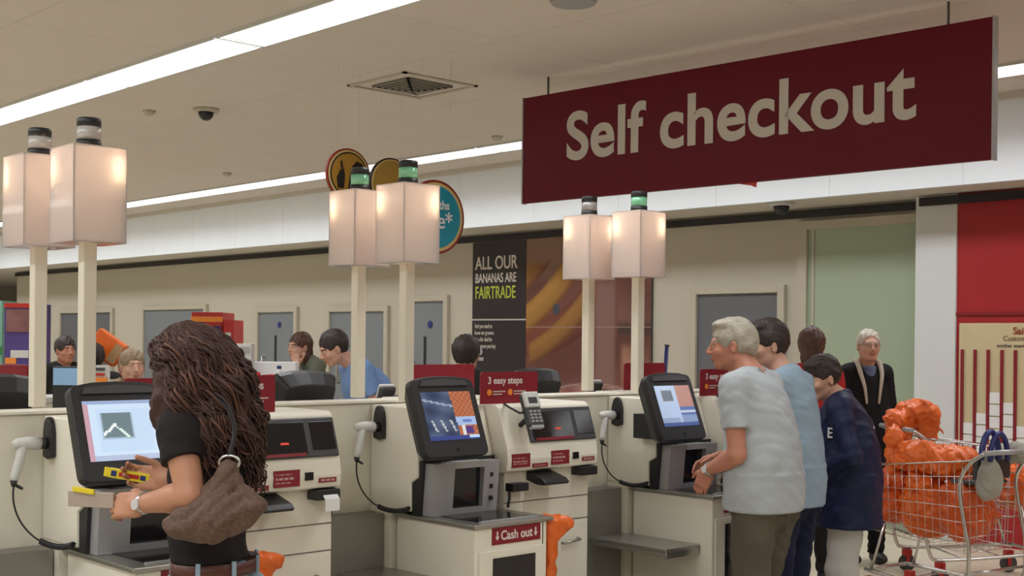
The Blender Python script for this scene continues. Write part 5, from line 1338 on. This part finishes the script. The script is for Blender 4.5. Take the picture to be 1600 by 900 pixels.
# red photo machine in two columns
boxobj('vending_machine', 'tall bright red machine with a white and blue front panel, left column', 'machine', 298, 347, 488, 640, 13.5, .6, M['brightred'],
       [('header', -.02, 1.02, .90, .955, M['orange_light']), ('panel', .10, .68, .70, .86, M['ltgrey']), ('blue_panel', .72, .95, .72, .86, M['blue']), ('slot', .70, .95, .45, .68, M['ltgrey'])], zb=0)
boxobj('vending_machine', 'narrower bright red machine column with a small white square', 'machine', 348, 365, 500, 640, 13.4, .5, M['brightred'],
       [('panel', .2, .75, .76, .86, M['ltgrey']), ('print', .4, .6, .35, .68, M['orange_light'])], zb=0)
boxobj('display_stand', 'tall poster stand with a red header and purple print at far left', 'display stand', 6, 50, 474, 592, 12.0, .5, mat('purple_print', (.07, .04, .20), .5, var=.3, scale=4),
       [('header', 0, 1, .94, 1.0, M['brightred']), ('photo', .08, .95, .62, .92, mat('portrait_print', (.22, .09, .09), .5, var=.9, scale=5)), ('caption', .25, .9, .28, .38, M['ltgrey']), ('yellow_print', .05, .45, .2, .28, M['orange_light'])], zb=0)
boxobj('notice_stand', 'green edged stand at the extreme left picture edge', 'display stand', -20, 4, 470, 575, 12.5, .4, mat('mint_print', (.20, .42, .32), .5, var=.3), [('band', 0, 1, .2, .32, mat('green_print', (.03, .25, .05), .5))], zb=0)
# goods on the second till counter
def on_counter(K, top):
    return top
boxobj('goods_rack', 'white wire goods rack right of the red machine', 'rack', 368, 393, 537, 589, 9.6, .12, M['ltgrey'], [('basket', .1, .9, .75, .9, M['grey']), ('basket', .1, .9, .45, .55, M['grey']), ('gap', .4, .6, .05, .4, M['gap'])], zb=1.18)
boxobj('till_screen', 'white till cabinet edge behind the bottle', 'till', 396, 462, 566, 592, 9.75, .15, M['white'], zb=1.18)
p_ = at(403, 588, 9.5)
t = empty('red_bag', p_, 'small red pointed packet on the till counter', 'packet'); MB().prism([(p_.x - .05, 1.18), (p_.x + .05, 1.18), (p_.x + .04, 1.27), (p_.x, 1.36), (p_.x - .04, 1.27)], 'y', p_.y - .02, p_.y + .02).build('packet', M['brightred'], t, bevel=.004)
p_ = at(436, 600, 9.45)
t = empty('bottle', (p_.x, p_.y, 1.18), 'clear bottle with a dark cap and yellow label on the till counter', 'bottle')
MB().tube([(p_.x, p_.y, 1.18), (p_.x, p_.y, 1.34), (p_.x, p_.y, 1.37), (p_.x, p_.y, 1.385)], [.034, .034, .02, .016], 14).build('body', M['ltgrey'], t); MB().tube([(p_.x, p_.y, 1.385), (p_.x, p_.y, 1.41)], .017, 12).build('cap', M['blue'], t); MB().tube([(p_.x, p_.y, 1.21), (p_.x, p_.y, 1.31)], .0355, 14).build('label', M['orange_light'], t)
boxobj('orange_display', 'orange and red goods display right of the nearest maroon sign', 'display', 412, 458, 586, 645, 8.6, .2, M['brightred'],
       [('orange_band', 0, 1, .72, .98, M['orange']), ('white_band', 0, 1, .38, .50, M['ltgrey']), ('yellow_band', 0, .9, .02, .34, M['orange_light'])], zb=0)
# orange parcel held up by the shopper at left
c_ = at(168, 543, 10.1); t = empty('orange_parcel', c_, 'orange and tan parcel tilted beside the dark-haired shopper at left', 'parcel')
e1 = (Rt * .80 - Vector((0, 0, 1)) * .55).normalized(); e2 = Fw; e3 = e1.cross(e2)
m = MB(); m.obox(c_, e1, e2, e3, .13, .05, .10); m.build('body', M['orange'], t, bevel=.01); m = MB(); m.obox(c_ + e1 * .09 - e2 * .052, e1, e2, e3, .035, .004, .08); m.build('tan_flap', mat('tan_card', (.40, .25, .12), .6), t)
boxobj('till_monitor', 'pale blue till screen between the left lamp posts', 'monitor', 82, 141, 573, 603, 8.2, .05, M['black'], [('screen', .03, .97, .05, .92, mat('pale_blue_screen', (.20, .34, .52), .3, emit=.3))], zb=1.0)
boxobj('magazine', 'magazine with a colourful cover standing by the front left lamp post', 'magazine', 143, 171, 571, 603, 7.9, .02, M['ltgrey'], [('cover_print', .2, .75, .5, .62, M['brightred']), ('cover_print', .15, .9, .2, .42, M['orange_light']), ('title', .25, .75, .75, .88, M['dkgrey'])], zb=1.0)
K3 = counter(60, 200, 8.0, 1.0, 'low till counter behind the nearest checkout screen', .5)
boxobj('maroon_barrier', 'maroon screen edge behind the left lamp posts', 'screen', -10, 42, 570, 593, 9.0, .04, M['red'], zb=0)
# thin blue pole beyond the far divider
a_ = at(1031, 600, 8.6); b_ = at(1042, 541, 8.6)
t = empty('blue_pole', (a_.x, a_.y, 0), 'thin navy blue pole leaning beyond the farthest checkout', 'pole'); MB().tube([(a_.x - .05, a_.y, 0), tuple(b_)], .014, 8).build('pole', M['blue'], t); MB().tube([tuple(b_), tuple(b_ + (b_ - a_) * .04)], .018, 8).build('cap', M['black'], t)
